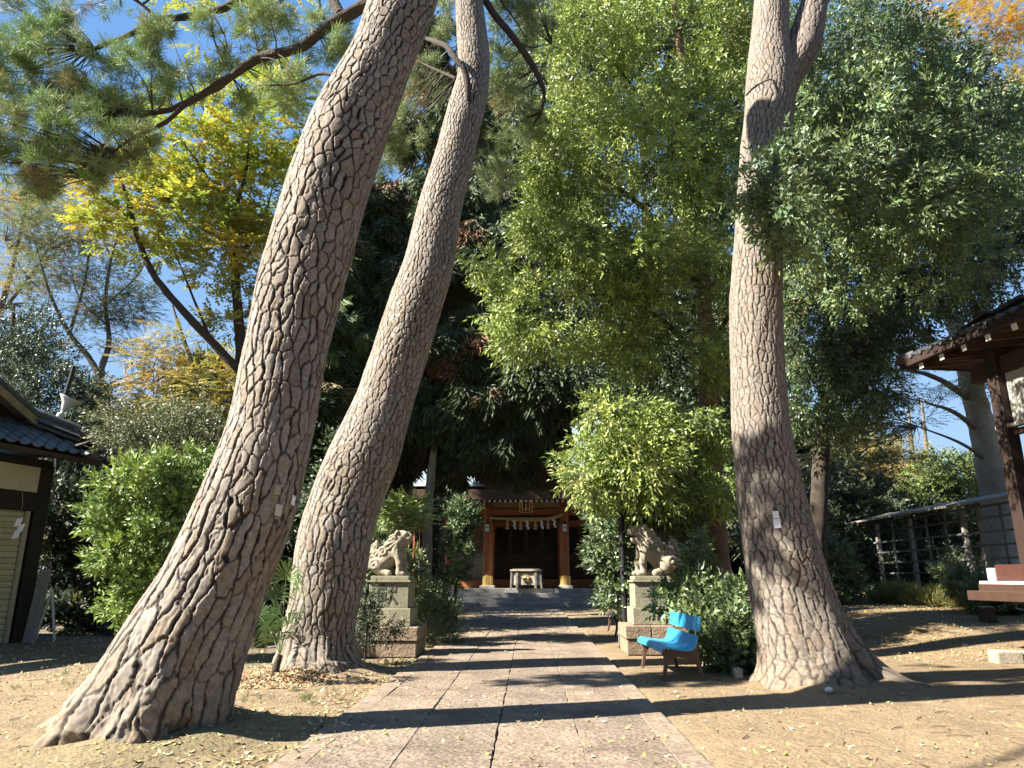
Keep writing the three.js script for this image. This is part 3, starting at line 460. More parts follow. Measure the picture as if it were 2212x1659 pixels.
tree('evergreen_oak', 'shaded evergreen oak standing behind the yellow-green one, seen between the trunks', {
  trunks: [[[[1500, 1330, 19], [1490, 1100, 19], [1440, 800, 19.2], [1400, 500, 19.2], [1380, 100, 19.2]], [0.22, 0.18, 0.15, 0.12, 0.06]], [[[1520, 1330, 17], [1512, 1180, 17], [1490, 1060, 17], [1470, 900, 17]], [0.14, 0.13, 0.11, 0.08]]],
  sprig: SP.oakFar, seed: 33, cols: [[0.045, 0.08, 0.028, 4], [0.06, 0.10, 0.03, 2], [0.12, 0.11, 0.025, 0.4]], cloud: { up: -0.3, shell: 0.55, scale: [1, 1.6] }, every: 5,
  blobs: [[1400, 200, 19.5, 260, 220, 1.6, 110, 20, 0.6], [1230, 150, 20, 110, 170, 1.4, 40, 20, 0.6], [1320, 20, 20, 180, 60, 1.4, 34, 20, 0.6], [1580, 80, 20, 90, 120, 1.4, 30, 20, 0.6], [1350, 520, 19, 260, 180, 1.6, 60, 18, 0.6], [1450, 800, 19, 190, 130, 1.4, 44, 18, 0.55], [1220, 800, 19.5, 120, 110, 1.2, 24, 18, 0.5], [1450, 960, 18.5, 120, 110, 1.2, 24, 18, 0.5], [1600, 800, 19.5, 120, 240, 1.4, 34, 18, 0.55], [1610, 300, 20, 90, 250, 1.4, 30, 18, 0.6]],
});
// --- yellow-green maple behind the leaning pines
tree('maple_tree', 'yellow-green autumn maple with dark fanning limbs behind the nearest pine', {
  trunks: [[[[560, 1330, 13.2], [545, 1060, 13.2], [525, 800, 13.2], [512, 650, 13.2], [506, 560, 13.2]], [0.17, 0.14, 0.12, 0.09, 0.08]], [[[540, 830, 13.2], [515, 800, 13.0], [455, 735, 12.8], [385, 660, 12.6], [330, 590, 12.5], [300, 520, 12.4], [275, 430, 12.3], [250, 360, 12.2]], [0.085, 0.08, 0.075, 0.07, 0.06, 0.05, 0.035, 0.02]]],
  limbs: [[[[506, 560, 13.2], [510, 450, 13.1], [530, 380, 13], [540, 280, 13]], [0.06, 0.05, 0.035, 0.015]], [[[506, 565, 13.2], [490, 480, 13], [440, 370, 12.8], [390, 300, 12.6]], [0.05, 0.04, 0.03, 0.012]], [[[506, 560, 13.2], [560, 500, 13.4], [590, 400, 13.6]], [0.04, 0.03, 0.012]], [[[455, 735, 12.8], [400, 600, 12.8], [360, 500, 12.7]], [0.03, 0.02, 0.01]], [[[505, 565, 13.2], [480, 440, 13.3], [470, 300, 13.4]], [0.035, 0.025, 0.01]]],
  bark: barkDark, sprig: SP.maple, mat: matteLeaf, seed: 34, cols: [[0.42, 0.42, 0.05, 4], [0.31, 0.38, 0.055, 4], [0.46, 0.37, 0.04, 2], [0.2, 0.28, 0.05, 1.5], [0.46, 0.28, 0.03, 0.4]], cloud: { flat: true, up: 0, squash: 0.28, shell: 0.75, scale: [0.9, 1.5], radial: 1, out: 0.4 }, every: 2, twig: 0.007,
  blobs: [[420, 330, 12.8, 150, 90, 1.1, 40, 18, 0.42], [560, 270, 13.2, 100, 100, 1.0, 28, 18, 0.42], [590, 430, 13.4, 75, 120, 0.9, 30, 18, 0.4], [400, 480, 12.8, 110, 65, 0.9, 26, 18, 0.4], [270, 440, 12.6, 70, 65, 0.8, 16, 18, 0.38], [480, 560, 13, 90, 70, 0.8, 24, 18, 0.4], [600, 180, 13.4, 70, 70, 0.8, 12, 16, 0.4], [470, 420, 13.2, 90, 70, 0.8, 22, 18, 0.4], [340, 560, 12.8, 60, 40, 0.5, 5, 14, 0.34], [560, 620, 13.4, 50, 60, 0.6, 10, 16, 0.36], [490, 700, 13.2, 40, 40, 0.5, 5, 16, 0.3], [480, -20, 13.4, 180, 120, 1, 10, 16, 0.4], [210, 500, 12.6, 40, 40, 0.5, 5, 14, 0.3]],
});
tree('maple_tree', 'smaller golden maple low behind the nearest pine, above the pale green bush', {
  trunks: [[[[520, 1340, 19], [505, 1100, 19], [470, 900, 19], [420, 800, 19], [385, 700, 19], [372, 660, 19]], [0.14, 0.12, 0.1, 0.08, 0.05, 0.03]]], limbs: [[[[470, 900, 19], [400, 830, 19], [330, 800, 19]], [0.05, 0.03, 0.015]]],
  bark: barkGrey, sprig: SP.spray, mat: matteLeaf, seed: 35, cols: [[0.40, 0.30, 0.04, 4], [0.30, 0.28, 0.05, 3], [0.22, 0.23, 0.05, 2], [0.42, 0.22, 0.04, 1]], cloud: { flat: true, up: 0, squash: 0.25, shell: 0.8, scale: [0.8, 1.2], radial: 1 }, every: 2, twig: 0.01,
  blobs: [[420, 760, 19, 90, 50, 0.9, 14, 16, 0.5], [320, 790, 19, 90, 45, 0.9, 14, 16, 0.5], [430, 850, 18.5, 80, 50, 0.9, 22, 16, 0.5], [280, 850, 19.5, 80, 50, 0.9, 16, 16, 0.5], [340, 900, 19, 110, 40, 0.9, 18, 16, 0.5], [250, 880, 22, 50, 50, 0.8, 12, 16, 0.5]],
});
// --- sparse trees far on the left
tree('bare_tree', 'thin half-bare tree with a forked grey trunk above the tiled roof on the left', {
  trunks: [[[[186, 1330, 24], [192, 1050, 24], [202, 930, 24], [212, 850, 24], [214, 800, 24]], [0.3, 0.26, 0.24, 0.2, 0.18]]],
  limbs: [[[[214, 810, 24], [190, 770, 24], [150, 720, 23.6], [110, 640, 23], [80, 540, 22.5]], [0.12, 0.1, 0.08, 0.05, 0.03]], [[[214, 810, 24], [235, 740, 24], [228, 660, 24], [240, 560, 24], [280, 440, 24]], [0.12, 0.09, 0.07, 0.05, 0.02]], [[[214, 850, 24], [250, 832, 24], [300, 828, 24], [345, 850, 24]], [0.09, 0.07, 0.05, 0.02]], [[[150, 720, 23.6], [180, 620, 23.6], [200, 500, 23.6], [215, 430, 23.6]], [0.06, 0.045, 0.03, 0.015]], [[[228, 660, 24], [300, 590, 24], [340, 500, 24]], [0.04, 0.03, 0.012]], [[[110, 640, 23], [60, 600, 23], [10, 520, 23]], [0.04, 0.03, 0.012]], [[[200, 500, 23.6], [160, 430, 23.6], [140, 360, 23.6]], [0.03, 0.02, 0.01]], [[[240, 560, 24], [215, 480, 24], [240, 400, 24]], [0.03, 0.02, 0.01]], [[[228, 700, 24], [170, 640, 24], [150, 560, 24]], [0.04, 0.025, 0.01]]],
  bark: barkGrey, twigBark: barkGrey, sprig: SP.spray, mat: matteLeaf, seed: 36, cols: [[0.10, 0.14, 0.05, 4], [0.17, 0.185, 0.055, 2], [0.28, 0.20, 0.06, 1]], cloud: { flat: true, up: 0, squash: 0.3, shell: 0.9, scale: [0.7, 1.1], radial: 1 }, every: 1, twig: 0.012,
  blobs: [[260, 660, 23.6, 85, 40, 0.8, 36, 22, 0.45], [230, 600, 24, 80, 30, 0.8, 16, 20, 0.45], [100, 590, 23, 90, 55, 0.9, 26, 18, 0.5], [150, 480, 23, 120, 65, 1, 34, 18, 0.5], [290, 755, 24, 70, 30, 0.7, 14, 18, 0.4], [60, 480, 23, 80, 60, 1, 22, 18, 0.55], [180, 720, 24, 60, 40, 0.6, 9, 16, 0.4]],
});
tree('autumn_tree', 'orange and olive autumn tree at the far left edge below the pine needles', {
  trunks: [[[[-80, 1330, 27], [-70, 1000, 27], [-40, 800, 27], [20, 600, 27], [60, 430, 27]], [0.3, 0.25, 0.2, 0.1, 0.04]]], limbs: [[[[0, 680, 27], [90, 560, 27], [150, 450, 27]], [0.08, 0.05, 0.02]]],
  bark: barkGrey, twigBark: barkGrey, sprig: SP.spray, mat: matteLeaf, seed: 37, cols: [[0.40, 0.27, 0.07, 3], [0.30, 0.29, 0.07, 4], [0.38, 0.34, 0.09, 2]], cloud: { flat: true, up: 0, squash: 0.35, shell: 0.9, scale: [0.8, 1.2], radial: 1 }, every: 1, twig: 0.012,
  blobs: [[30, 500, 27, 90, 60, 1.4, 28, 16, 0.6], [110, 430, 27, 100, 50, 1.2, 22, 16, 0.6], [30, 430, 27, 60, 40, 1, 18, 16, 0.6], [30, 590, 27, 90, 50, 1, 20, 16, 0.6], [170, 540, 27, 100, 50, 1, 16, 16, 0.6], [120, 660, 27, 100, 50, 1, 12, 14, 0.6], [270, 520, 26, 60, 60, 1, 12, 16, 0.5]],
});
tree('dark_evergreen', 'dark evergreen at the left edge rising behind the tiled roof', {
  trunks: [[[[10, 1330, 19.5], [15, 1000, 19.5], [25, 760, 19.5], [30, 660, 19.5]], [0.2, 0.16, 0.1, 0.04]]],
  sprig: SP.small, seed: 38, cols: [[0.035, 0.06, 0.025, 3], [0.05, 0.08, 0.03, 2]], cloud: { scale: [1.5, 2.6], up: 0 }, every: 4,
  blobs: [[30, 730, 19.5, 75, 70, 0.9, 24, 22, 0.45], [110, 870, 18.5, 80, 60, 0.9, 30, 24, 0.45], [60, 800, 19, 70, 60, 0.9, 20, 22, 0.45], [180, 900, 18.5, 50, 60, 0.7, 16, 22, 0.4], [150, 980, 18, 80, 60, 0.9, 22, 22, 0.45], [-60, 800, 20, 90, 160, 1.2, 26, 22, 0.5]],
});
// --- cypresses in front of the shrine
tree('cypress_tree', 'dark drooping cypress with russet inner sprays hanging over the shrine roof', {
  trunks: [[[[958, 1330, 21.4], [944, 1250, 21.4], [940, 1120, 21.4], [942, 1000, 21.4], [948, 800, 21.4], [950, 500, 21.4], [950, 250, 21.4]], [0.42, 0.26, 0.24, 0.22, 0.17, 0.1, 0.05]]],
  limbs: [[[[945, 900, 21.4], [1020, 900, 20.8], [1110, 950, 20.2]], [0.07, 0.05, 0.02]], [[[946, 820, 21.4], [1040, 760, 20.6], [1130, 800, 20]], [0.07, 0.05, 0.02]], [[[944, 940, 21.4], [860, 900, 20.6], [790, 940, 20]], [0.07, 0.05, 0.02]], [[[948, 700, 21.4], [860, 640, 20.6], [780, 680, 20]], [0.06, 0.04, 0.02]], [[[948, 600, 21.4], [1040, 560, 20.6], [1100, 600, 20]], [0.06, 0.04, 0.02]]],
  sprig: SP.cypress, mat: leafMat({ clearcoat: 0.15, transmission: 0.2 }), seed: 39, cols: [[0.055, 0.085, 0.03, 5], [0.07, 0.105, 0.035, 3], [0.17, 0.085, 0.035, 0.7], [0.10, 0.065, 0.03, 0.5]], cloud: { up: -1.5, squash: 1.0, radial: 0.6, out: 0.35, shell: 0.6, scale: [1.1, 2.1] }, every: 3, twig: 0.014,
  blobs: [[840, 480, 20.6, 80, 90, 1.1, 30, 22, 0.45], [950, 460, 20.6, 90, 110, 1.1, 30, 22, 0.45], [800, 640, 20.2, 70, 90, 1.0, 28, 22, 0.42], [900, 640, 20.2, 80, 100, 1.0, 30, 22, 0.42], [1050, 560, 20.4, 75, 90, 1.0, 24, 22, 0.42], [800, 780, 20, 80, 80, 1.0, 28, 22, 0.42], [930, 790, 20, 110, 80, 1.0, 34, 22, 0.42], [1070, 760, 20, 90, 90, 1.0, 32, 22, 0.42], [780, 900, 19.8, 70, 80, 0.9, 22, 22, 0.4], [900, 900, 20, 80, 70, 0.9, 22, 22, 0.4], [1030, 900, 20, 100, 70, 0.9, 32, 22, 0.4], [1150, 860, 20, 70, 80, 0.9, 24, 22, 0.4], [1000, 960, 20, 50, 30, 0.7, 6, 18, 0.3], [1110, 960, 20, 70, 35, 0.7, 9, 18, 0.3], [1190, 950, 20, 30, 45, 0.6, 5, 18, 0.3], [990, 1000, 20.4, 35, 15, 0.4, 3, 16, 0.2], [1170, 1000, 20.2, 40, 15, 0.4, 4, 16, 0.2], [1060, 1010, 20.2, 15, 20, 0.3, 3, 16, 0.2], [1120, 1015, 20.2, 30, 20, 0.3, 4, 16, 0.2], [985, 1025, 20.2, 15, 20, 0.3, 3, 16, 0.2], [1185, 1020, 20.2, 20, 20, 0.3, 3, 16, 0.2], [730, 760, 20, 40, 120, 0.8, 16, 20, 0.42], [700, 930, 19.5, 40, 60, 0.7, 12, 20, 0.4], [870, 1010, 20.6, 30, 50, 0.4, 5, 18, 0.3], [940, 200, 21, 110, 160, 1.4, 30, 20, 0.5]],
});
tree('cypress_tree', 'tall dark green cypress far behind, filling the gap between bent pine and oak', {
  trunks: [[[[1090, 1285, 46], [1088, 1000, 46], [1085, 600, 46], [1080, 200, 46]], [0.4, 0.34, 0.24, 0.1]]],
  sprig: SP.cypress, mat: leafMat({ clearcoat: 0.15, transmission: 0.2 }), seed: 40, cols: [[0.05, 0.085, 0.035, 5], [0.075, 0.11, 0.04, 3], [0.12, 0.11, 0.05, 1]], cloud: { up: -0.9, squash: 0.9, shell: 0.6, scale: [2.4, 4.4] }, every: 4, twig: 0.03,
  blobs: [[1080, 250, 45, 90, 100, 2.4, 26, 18, 0.9], [1080, 430, 45, 100, 110, 2.5, 34, 18, 0.9], [1090, 620, 45, 110, 110, 2.5, 36, 18, 0.9], [1090, 790, 45, 110, 90, 2.4, 30, 18, 0.9], [960, 300, 46, 100, 140, 2.4, 24, 18, 0.9]],
});
tree('cypress_tree', 'dark cypress seen in the gap between the two leaning pine trunks', {
  trunks: [[[[650, 1330, 19.5], [655, 1000, 19.5], [670, 600, 19.5], [680, 350, 19.5]], [0.26, 0.2, 0.12, 0.05]]], bark: barkBrown,
  sprig: SP.cypress, mat: leafMat({ clearcoat: 0.15, transmission: 0.2 }), seed: 46, cols: [[0.07, 0.115, 0.04, 5], [0.095, 0.15, 0.05, 3], [0.15, 0.12, 0.05, 0.5]], cloud: { up: -0.9, squash: 0.9, shell: 0.6, scale: [1.2, 2.2] }, every: 4, twig: 0.014,
  blobs: [[730, 560, 19, 35, 90, 1.1, 18, 22, 0.42], [715, 720, 19, 50, 90, 1.1, 26, 22, 0.42], [690, 880, 19, 60, 90, 1.1, 28, 22, 0.42], [660, 1020, 19, 70, 90, 1.1, 28, 22, 0.42], [620, 1150, 19, 80, 80, 1.1, 24, 22, 0.42], [630, 820, 19, 50, 120, 1.1, 22, 22, 0.42], [690, 400, 19.5, 40, 90, 1, 14, 20, 0.42]],
});
tree('cypress_tree', 'tall cypress left of the shrine, rising behind the second leaning pine', {
  trunks: [[[[722, 1310, 28], [725, 1000, 28], [735, 600, 28], [740, 350, 28]], [0.3, 0.24, 0.16, 0.06]]], bark: barkBrown,
  sprig: SP.cypress, mat: leafMat({ clearcoat: 0.15, transmission: 0.2 }), seed: 47, cols: [[0.06, 0.10, 0.035, 5], [0.085, 0.13, 0.045, 3], [0.14, 0.11, 0.05, 0.5]], cloud: { up: -0.9, squash: 0.9, shell: 0.6, scale: [1.6, 3] }, every: 4, twig: 0.02,
  blobs: [[760, 520, 28, 50, 100, 1.8, 14, 18, 0.5], [750, 680, 28, 70, 90, 2, 18, 18, 0.5], [740, 840, 28, 80, 90, 2, 18, 18, 0.5], [740, 980, 28, 80, 70, 2, 12, 18, 0.5], [690, 1080, 28, 80, 60, 1.6, 10, 18, 0.5]],
});
tree('slender_tree', 'slender pale sunlit trunk standing just left of the dark cypress trunk', { trunks: [[[[918, 1310, 19.6], [922, 1180, 19.6], [926, 1080, 19.6], [934, 1000, 19.6], [938, 960, 19.6], [942, 900, 19.6]], [0.17, 0.14, 0.125, 0.11, 0.09, 0.05]]], bark: barkPale, sprig: SP.small, seed: 41, cols: [[0.05, 0.08, 0.03, 1]], cloud: { scale: [1.5, 2] }, twig: 0, blobs: [[940, 900, 19.6, 30, 30, 0.3, 6, 14, 0.3]] });
tree('slender_tree', 'dark upright trunk half hidden behind the second leaning pine', { trunks: [[[[866, 1300, 23], [872, 1150, 23], [877, 1000, 23], [880, 880, 23], [880, 760, 23]], [0.28, 0.24, 0.22, 0.2, 0.12]]], bark: barkBrown, sprig: SP.cypress, seed: 42, cols: [[0.045, 0.075, 0.03, 1]], cloud: { scale: [1.5, 2.4], up: -1 }, twig: 0, blobs: [[870, 780, 23, 70, 80, 0.8, 14, 18, 0.5]] });
// --- on the right: pale zelkova with layered sprays, golden trees beyond
tree('zelkova_tree', 'pale-barked zelkova with layered olive sprays behind the lattice rack', {
  trunks: [[[[2168, 1300, 24], [2155, 1080, 24], [2135, 980, 24], [2108, 870, 24], [2085, 780, 24], [2064, 700, 24], [2045, 650, 24], [2030, 560, 24]], [0.62, 0.50, 0.44, 0.38, 0.31, 0.28, 0.24, 0.16]]],
  limbs: [[[[2080, 770, 24], [2020, 740, 23.5], [1950, 700, 23], [1880, 700, 22.5]], [0.16, 0.12, 0.07, 0.03]], [[[2090, 800, 24], [2010, 770, 23.6], [1900, 740, 23], [1850, 750, 22.5]], [0.13, 0.1, 0.06, 0.03]], [[[2105, 870, 24], [2030, 820, 23.6], [1960, 800, 23], [1880, 805, 22.5]], [0.12, 0.09, 0.06, 0.03]], [[[2125, 940, 24], [2060, 890, 23.5], [2000, 870, 23]], [0.1, 0.07, 0.03]], [[[2130, 960, 24], [2185, 850, 24.4], [2215, 740, 24.6]], [0.14, 0.1, 0.05]], [[[2150, 1010, 24], [2080, 960, 23.5], [1980, 920, 23]], [0.07, 0.05, 0.02]]],
  bark: barkPale, limbBark: barkGrey, twigBark: barkGrey, sprig: SP.spray, mat: matteLeaf, seed: 43, cols: [[0.21, 0.20, 0.035, 4], [0.15, 0.17, 0.035, 3], [0.34, 0.26, 0.035, 2]], cloud: { flat: true, up: 0, squash: 0.16, shell: 0.9, scale: [0.7, 1.2], radial: 1 }, every: 1, twig: 0.01,
  blobs: [[1900, 720, 22.8, 60, 30, 0.8, 12, 16, 0.5], [1960, 780, 23, 80, 25, 0.8, 14, 16, 0.5], [1880, 830, 22.6, 90, 25, 0.8, 16, 16, 0.5], [1990, 850, 23, 70, 22, 0.8, 12, 16, 0.5], [2120, 830, 23.2, 45, 40, 0.5, 14, 16, 0.4], [1830, 900, 22.6, 90, 25, 0.8, 14, 16, 0.5], [1940, 910, 22.8, 80, 20, 0.8, 10, 16, 0.5], [2160, 760, 23.4, 40, 30, 0.5, 8, 16, 0.4], [1800, 960, 22.5, 70, 25, 0.8, 12, 16, 0.5], [1900, 985, 22.8, 90, 20, 0.8, 10, 16, 0.5], [2040, 760, 23, 40, 25, 0.5, 6, 14, 0.4]],
});
tree('autumn_tree', 'golden tree glowing at the top right corner', {
  trunks: [[[[2330, 1330, 25], [2320, 900, 25], [2290, 400, 25], [2240, 100, 25], [2200, -100, 25]], [0.3, 0.24, 0.16, 0.08, 0.04]]], limbs: [[[[2280, 350, 25], [2190, 220, 24], [2120, 120, 23.4]], [0.07, 0.04, 0.02]], [[[2290, 420, 25], [2210, 340, 24.4], [2150, 320, 24]], [0.06, 0.04, 0.02]]],
  bark: barkGrey, sprig: SP.spray, mat: matteLeaf, seed: 44, cols: [[0.48, 0.32, 0.03, 4], [0.40, 0.32, 0.05, 2], [0.46, 0.22, 0.03, 1]], cloud: { flat: true, up: 0, squash: 0.3, shell: 0.8, scale: [0.8, 1.4], radial: 1 }, every: 2, twig: 0.012,
  blobs: [[2150, 50, 23.5, 90, 60, 1.0, 30, 18, 0.5], [2185, 170, 23.5, 60, 60, 0.9, 22, 18, 0.5], [2200, 250, 24, 50, 40, 0.8, 12, 16, 0.5], [2060, 90, 23, 50, 40, 0.8, 8, 16, 0.5], [2180, 350, 24, 40, 40, 0.7, 6, 14, 0.4], [2000, 20, 23, 60, 30, 0.8, 8, 16, 0.5]],
});
tree('maple_tree', 'small ochre maple with flat layers just right of the forked trunk, far back', {
  trunks: [[[[1985, 1300, 29], [1980, 1100, 29], [1970, 980, 29], [1962, 880, 29]], [0.16, 0.14, 0.1, 0.05]], [[[2010, 1300, 29.5], [2006, 1080, 29.5], [2000, 960, 29.5], [1990, 860, 29.5]], [0.12, 0.1, 0.08, 0.04]]],
  bark: barkGrey, sprig: SP.spray, mat: matteLeaf, seed: 45, cols: [[0.30, 0.22, 0.04, 4], [0.20, 0.19, 0.04, 3], [0.42, 0.24, 0.03, 1.5]], cloud: { flat: true, up: 0, squash: 0.18, shell: 0.9, scale: [0.8, 1.3], radial: 1 }, every: 1, twig: 0.012,
  blobs: [[1800, 1010, 26, 80, 25, 1, 18, 16, 0.55], [1880, 1040, 27, 90, 20, 1, 14, 16, 0.55], [1990, 1000, 28, 90, 25, 1, 12, 14, 0.55], [1930, 950, 28, 90, 20, 1, 8, 14, 0.55]],
});
// --- shrubs and hedges
const bush = (name, label, sp, seed, cols, blobs, o = {}) => tree(name, label, { category: o.category ?? 'shrub', sprig: sp, seed, cols, blobs, leafName: 'foliage', twig: 0.006, every: 3, limbBark: o.bark ?? barkGrey, bark: o.bark ?? barkGrey, trunks: o.trunks, mat: o.mat, cloud: { up: 0.2, shell: 0.6, floor: 0.03, ...o.cloud } });
bush('laurel_shrub', 'bright sunlit laurel bush left of the nearest pine trunk', SP.shrub, 51, [[0.17, 0.26, 0.045, 4], [0.13, 0.21, 0.04, 3], [0.22, 0.29, 0.06, 1]],
  [[315, 1040, 11.2, 70, 45, 0.6, 22, 20, 0.21], [270, 1110, 11, 45, 35, 0.5, 13, 20, 0.19], [370, 1130, 11.2, 60, 80, 0.6, 26, 24, 0.24], [300, 1190, 11, 70, 40, 0.5, 16, 24, 0.22], [330, 1260, 11, 60, 35, 0.5, 12, 22, 0.2], [265, 1300, 10.8, 38, 16, 0.3, 4, 18, 0.16], [420, 1040, 11.6, 40, 60, 0.5, 10, 22, 0.24]], { trunks: [[[[350, 1385, 11.4], [345, 1280, 11.4], [335, 1150, 11.3], [325, 1060, 11.2]], [0.03, 0.025, 0.02, 0.01]], [[[360, 1385, 11.4], [380, 1250, 11.4], [390, 1130, 11.3]], [0.025, 0.02, 0.01]]], cloud: { scale: [0.8, 1.3] } });
bush('twiggy_shrub', 'dull olive twiggy bush behind the laurel, under the golden maple', SP.small, 52, [[0.12, 0.135, 0.05, 3], [0.16, 0.17, 0.07, 2], [0.09, 0.11, 0.045, 2]],
  [[380, 940, 14, 85, 55, 0.8, 30, 24, 0.32], [300, 930, 14.5, 60, 45, 0.7, 18, 22, 0.3], [430, 1000, 14, 50, 60, 0.6, 14, 22, 0.3]], { trunks: [[[[410, 1350, 14], [400, 1150, 14], [395, 1000, 14]], [0.04, 0.03, 0.015]]], cloud: { scale: [1.2, 2], radial: 1 } });
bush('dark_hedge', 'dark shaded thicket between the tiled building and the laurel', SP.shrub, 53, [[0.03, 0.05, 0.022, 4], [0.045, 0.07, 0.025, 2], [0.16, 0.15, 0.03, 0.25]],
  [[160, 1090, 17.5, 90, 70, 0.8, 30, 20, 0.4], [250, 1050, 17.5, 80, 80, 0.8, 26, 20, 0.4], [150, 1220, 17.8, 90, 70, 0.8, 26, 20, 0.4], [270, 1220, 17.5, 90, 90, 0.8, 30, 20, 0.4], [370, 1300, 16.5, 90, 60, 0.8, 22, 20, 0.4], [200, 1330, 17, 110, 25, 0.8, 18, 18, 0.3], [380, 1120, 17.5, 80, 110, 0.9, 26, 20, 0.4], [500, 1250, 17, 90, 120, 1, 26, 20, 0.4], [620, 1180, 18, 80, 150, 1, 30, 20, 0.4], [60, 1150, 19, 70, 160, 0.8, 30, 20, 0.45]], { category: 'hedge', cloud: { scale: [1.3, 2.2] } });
bush('maple_shrub', 'bright yellow-green leafy bush above the left guardian statue', SP.maple, 54, [[0.27, 0.34, 0.05, 4], [0.2, 0.28, 0.05, 3]],
  [[870, 1110, 14.8, 42, 26, 0.5, 15, 16, 0.2], [845, 1150, 14.4, 28, 18, 0.4, 6, 16, 0.18], [905, 1092, 15.2, 24, 12, 0.4, 5, 16, 0.18]], { mat: matteLeaf, trunks: [[[[870, 1330, 14.9], [872, 1230, 14.8], [880, 1130, 14.8]], [0.03, 0.022, 0.012]]], cloud: { flat: true, squash: 0.4, up: 0.1, scale: [0.9, 1.4] } });
bush('camellia_shrub', 'glossy dark bush beside the cypress trunk, in front of the left shrine pillar', SP.broad, 55, [[0.07, 0.12, 0.035, 4], [0.10, 0.16, 0.05, 2]],
  [[990, 1135, 18.5, 22, 35, 0.4, 11, 18, 0.2], [998, 1190, 18.5, 18, 30, 0.35, 8, 18, 0.2], [982, 1230, 18.6, 18, 25, 0.3, 5, 18, 0.18], [968, 1100, 18.8, 25, 22, 0.4, 5, 18, 0.2]], { trunks: [[[[984, 1345, 18.8], [985, 1250, 18.7], [990, 1150, 18.6]], [0.05, 0.04, 0.02]]], bark: barkDark, cloud: { scale: [0.9, 1.5] } });
bush('evergreen_shrub', 'tall dark evergreen bush left of the path, mostly behind the second leaning pine', SP.broad, 66, [[0.05, 0.085, 0.028, 4], [0.075, 0.115, 0.035, 2]],
  [[720, 1200, 16.5, 45, 60, 0.9, 22, 20, 0.36], [735, 1080, 17, 45, 70, 0.9, 24, 20, 0.36], [770, 980, 18.5, 40, 60, 1, 22, 20, 0.36], [800, 900, 20, 40, 50, 1, 20, 20, 0.36], [780, 1100, 22, 45, 90, 1.2, 26, 20, 0.4], [800, 1060, 25, 45, 80, 1.3, 26, 20, 0.45], [810, 960, 26, 40, 60, 1.3, 20, 20, 0.45]], { trunks: [[[[745, 1330, 19], [745, 1180, 18.6], [760, 1020, 18.4]], [0.09, 0.07, 0.03]]], bark: barkDark, cloud: { up: -0.1, scale: [1.1, 1.8] } });
bush('azalea_shrub', 'low dense olive shrub right of the left stone pedestal', SP.small, 56, [[0.085, 0.125, 0.04, 4], [0.12, 0.16, 0.05, 2]],
  [[930, 1335, 14.4, 42, 42, 0.5, 22, 24, 0.2], [915, 1290, 14.6, 30, 35, 0.4, 12, 24, 0.2], [945, 1375, 14, 35, 12, 0.4, 7, 20, 0.14]], { cloud: { up: 0.5, scale: [0.8, 1.4], radial: 1 } });
bush('leafy_shrub', 'pale speckled bush behind the left guardian statue', SP.shrub, 57, [[0.14, 0.19, 0.06, 4], [0.2, 0.25, 0.09, 2], [0.07, 0.11, 0.04, 2]],
  [[835, 1205, 13.4, 25, 45, 0.4, 12, 20, 0.18], [880, 1240, 13.6, 25, 45, 0.4, 8, 18, 0.17], [800, 1200, 13.2, 20, 50, 0.4, 9, 20, 0.18]], { cloud: { scale: [0.7, 1.2] } });
bush('leafy_shrub', 'small dark sprays hanging in front of the left stone pedestal', SP.small, 58, [[0.035, 0.055, 0.022, 4], [0.06, 0.09, 0.03, 1]],
  [[788, 1312, 10.9, 12, 24, 0.2, 8, 16, 0.11], [822, 1352, 10.9, 34, 10, 0.15, 6, 12, 0.08], [786, 1350, 10.8, 14, 20, 0.2, 5, 16, 0.1]], { trunks: [[[[788, 1400, 10.8], [796, 1340, 10.8], [812, 1290, 10.85]], [0.012, 0.01, 0.005]]], bark: barkDark, cloud: { up: -0.2, scale: [0.8, 1.2] } });
bush('evergreen_shrub', 'leafy evergreen bush between the right shrine pillar and the right pedestal', SP.broad, 59, [[0.10, 0.16, 0.05, 4], [0.14, 0.2, 0.07, 2], [0.06, 0.10, 0.035, 2]],
  [[1322, 1100, 14.2, 36, 50, 0.6, 18, 18, 0.24], [1312, 1180, 14, 26, 45, 0.5, 12, 18, 0.2], [1335, 1200, 14, 30, 60, 0.5, 14, 18, 0.2], [1340, 1290, 13.9, 28, 40, 0.4, 8, 20, 0.22], [1430, 1120, 13.6, 55, 40, 0.5, 16, 22, 0.28], [1400, 1060, 13.8, 70, 30, 0.6, 12, 22, 0.28], [1450, 1210, 14, 45, 50, 0.5, 10, 20, 0.24]], { trunks: [[[[1338, 1365, 14.2], [1335, 1250, 14.1], [1320, 1120, 14.1]], [0.03, 0.025, 0.012]]], cloud: { up: -0.1, scale: [0.9, 1.4] } });
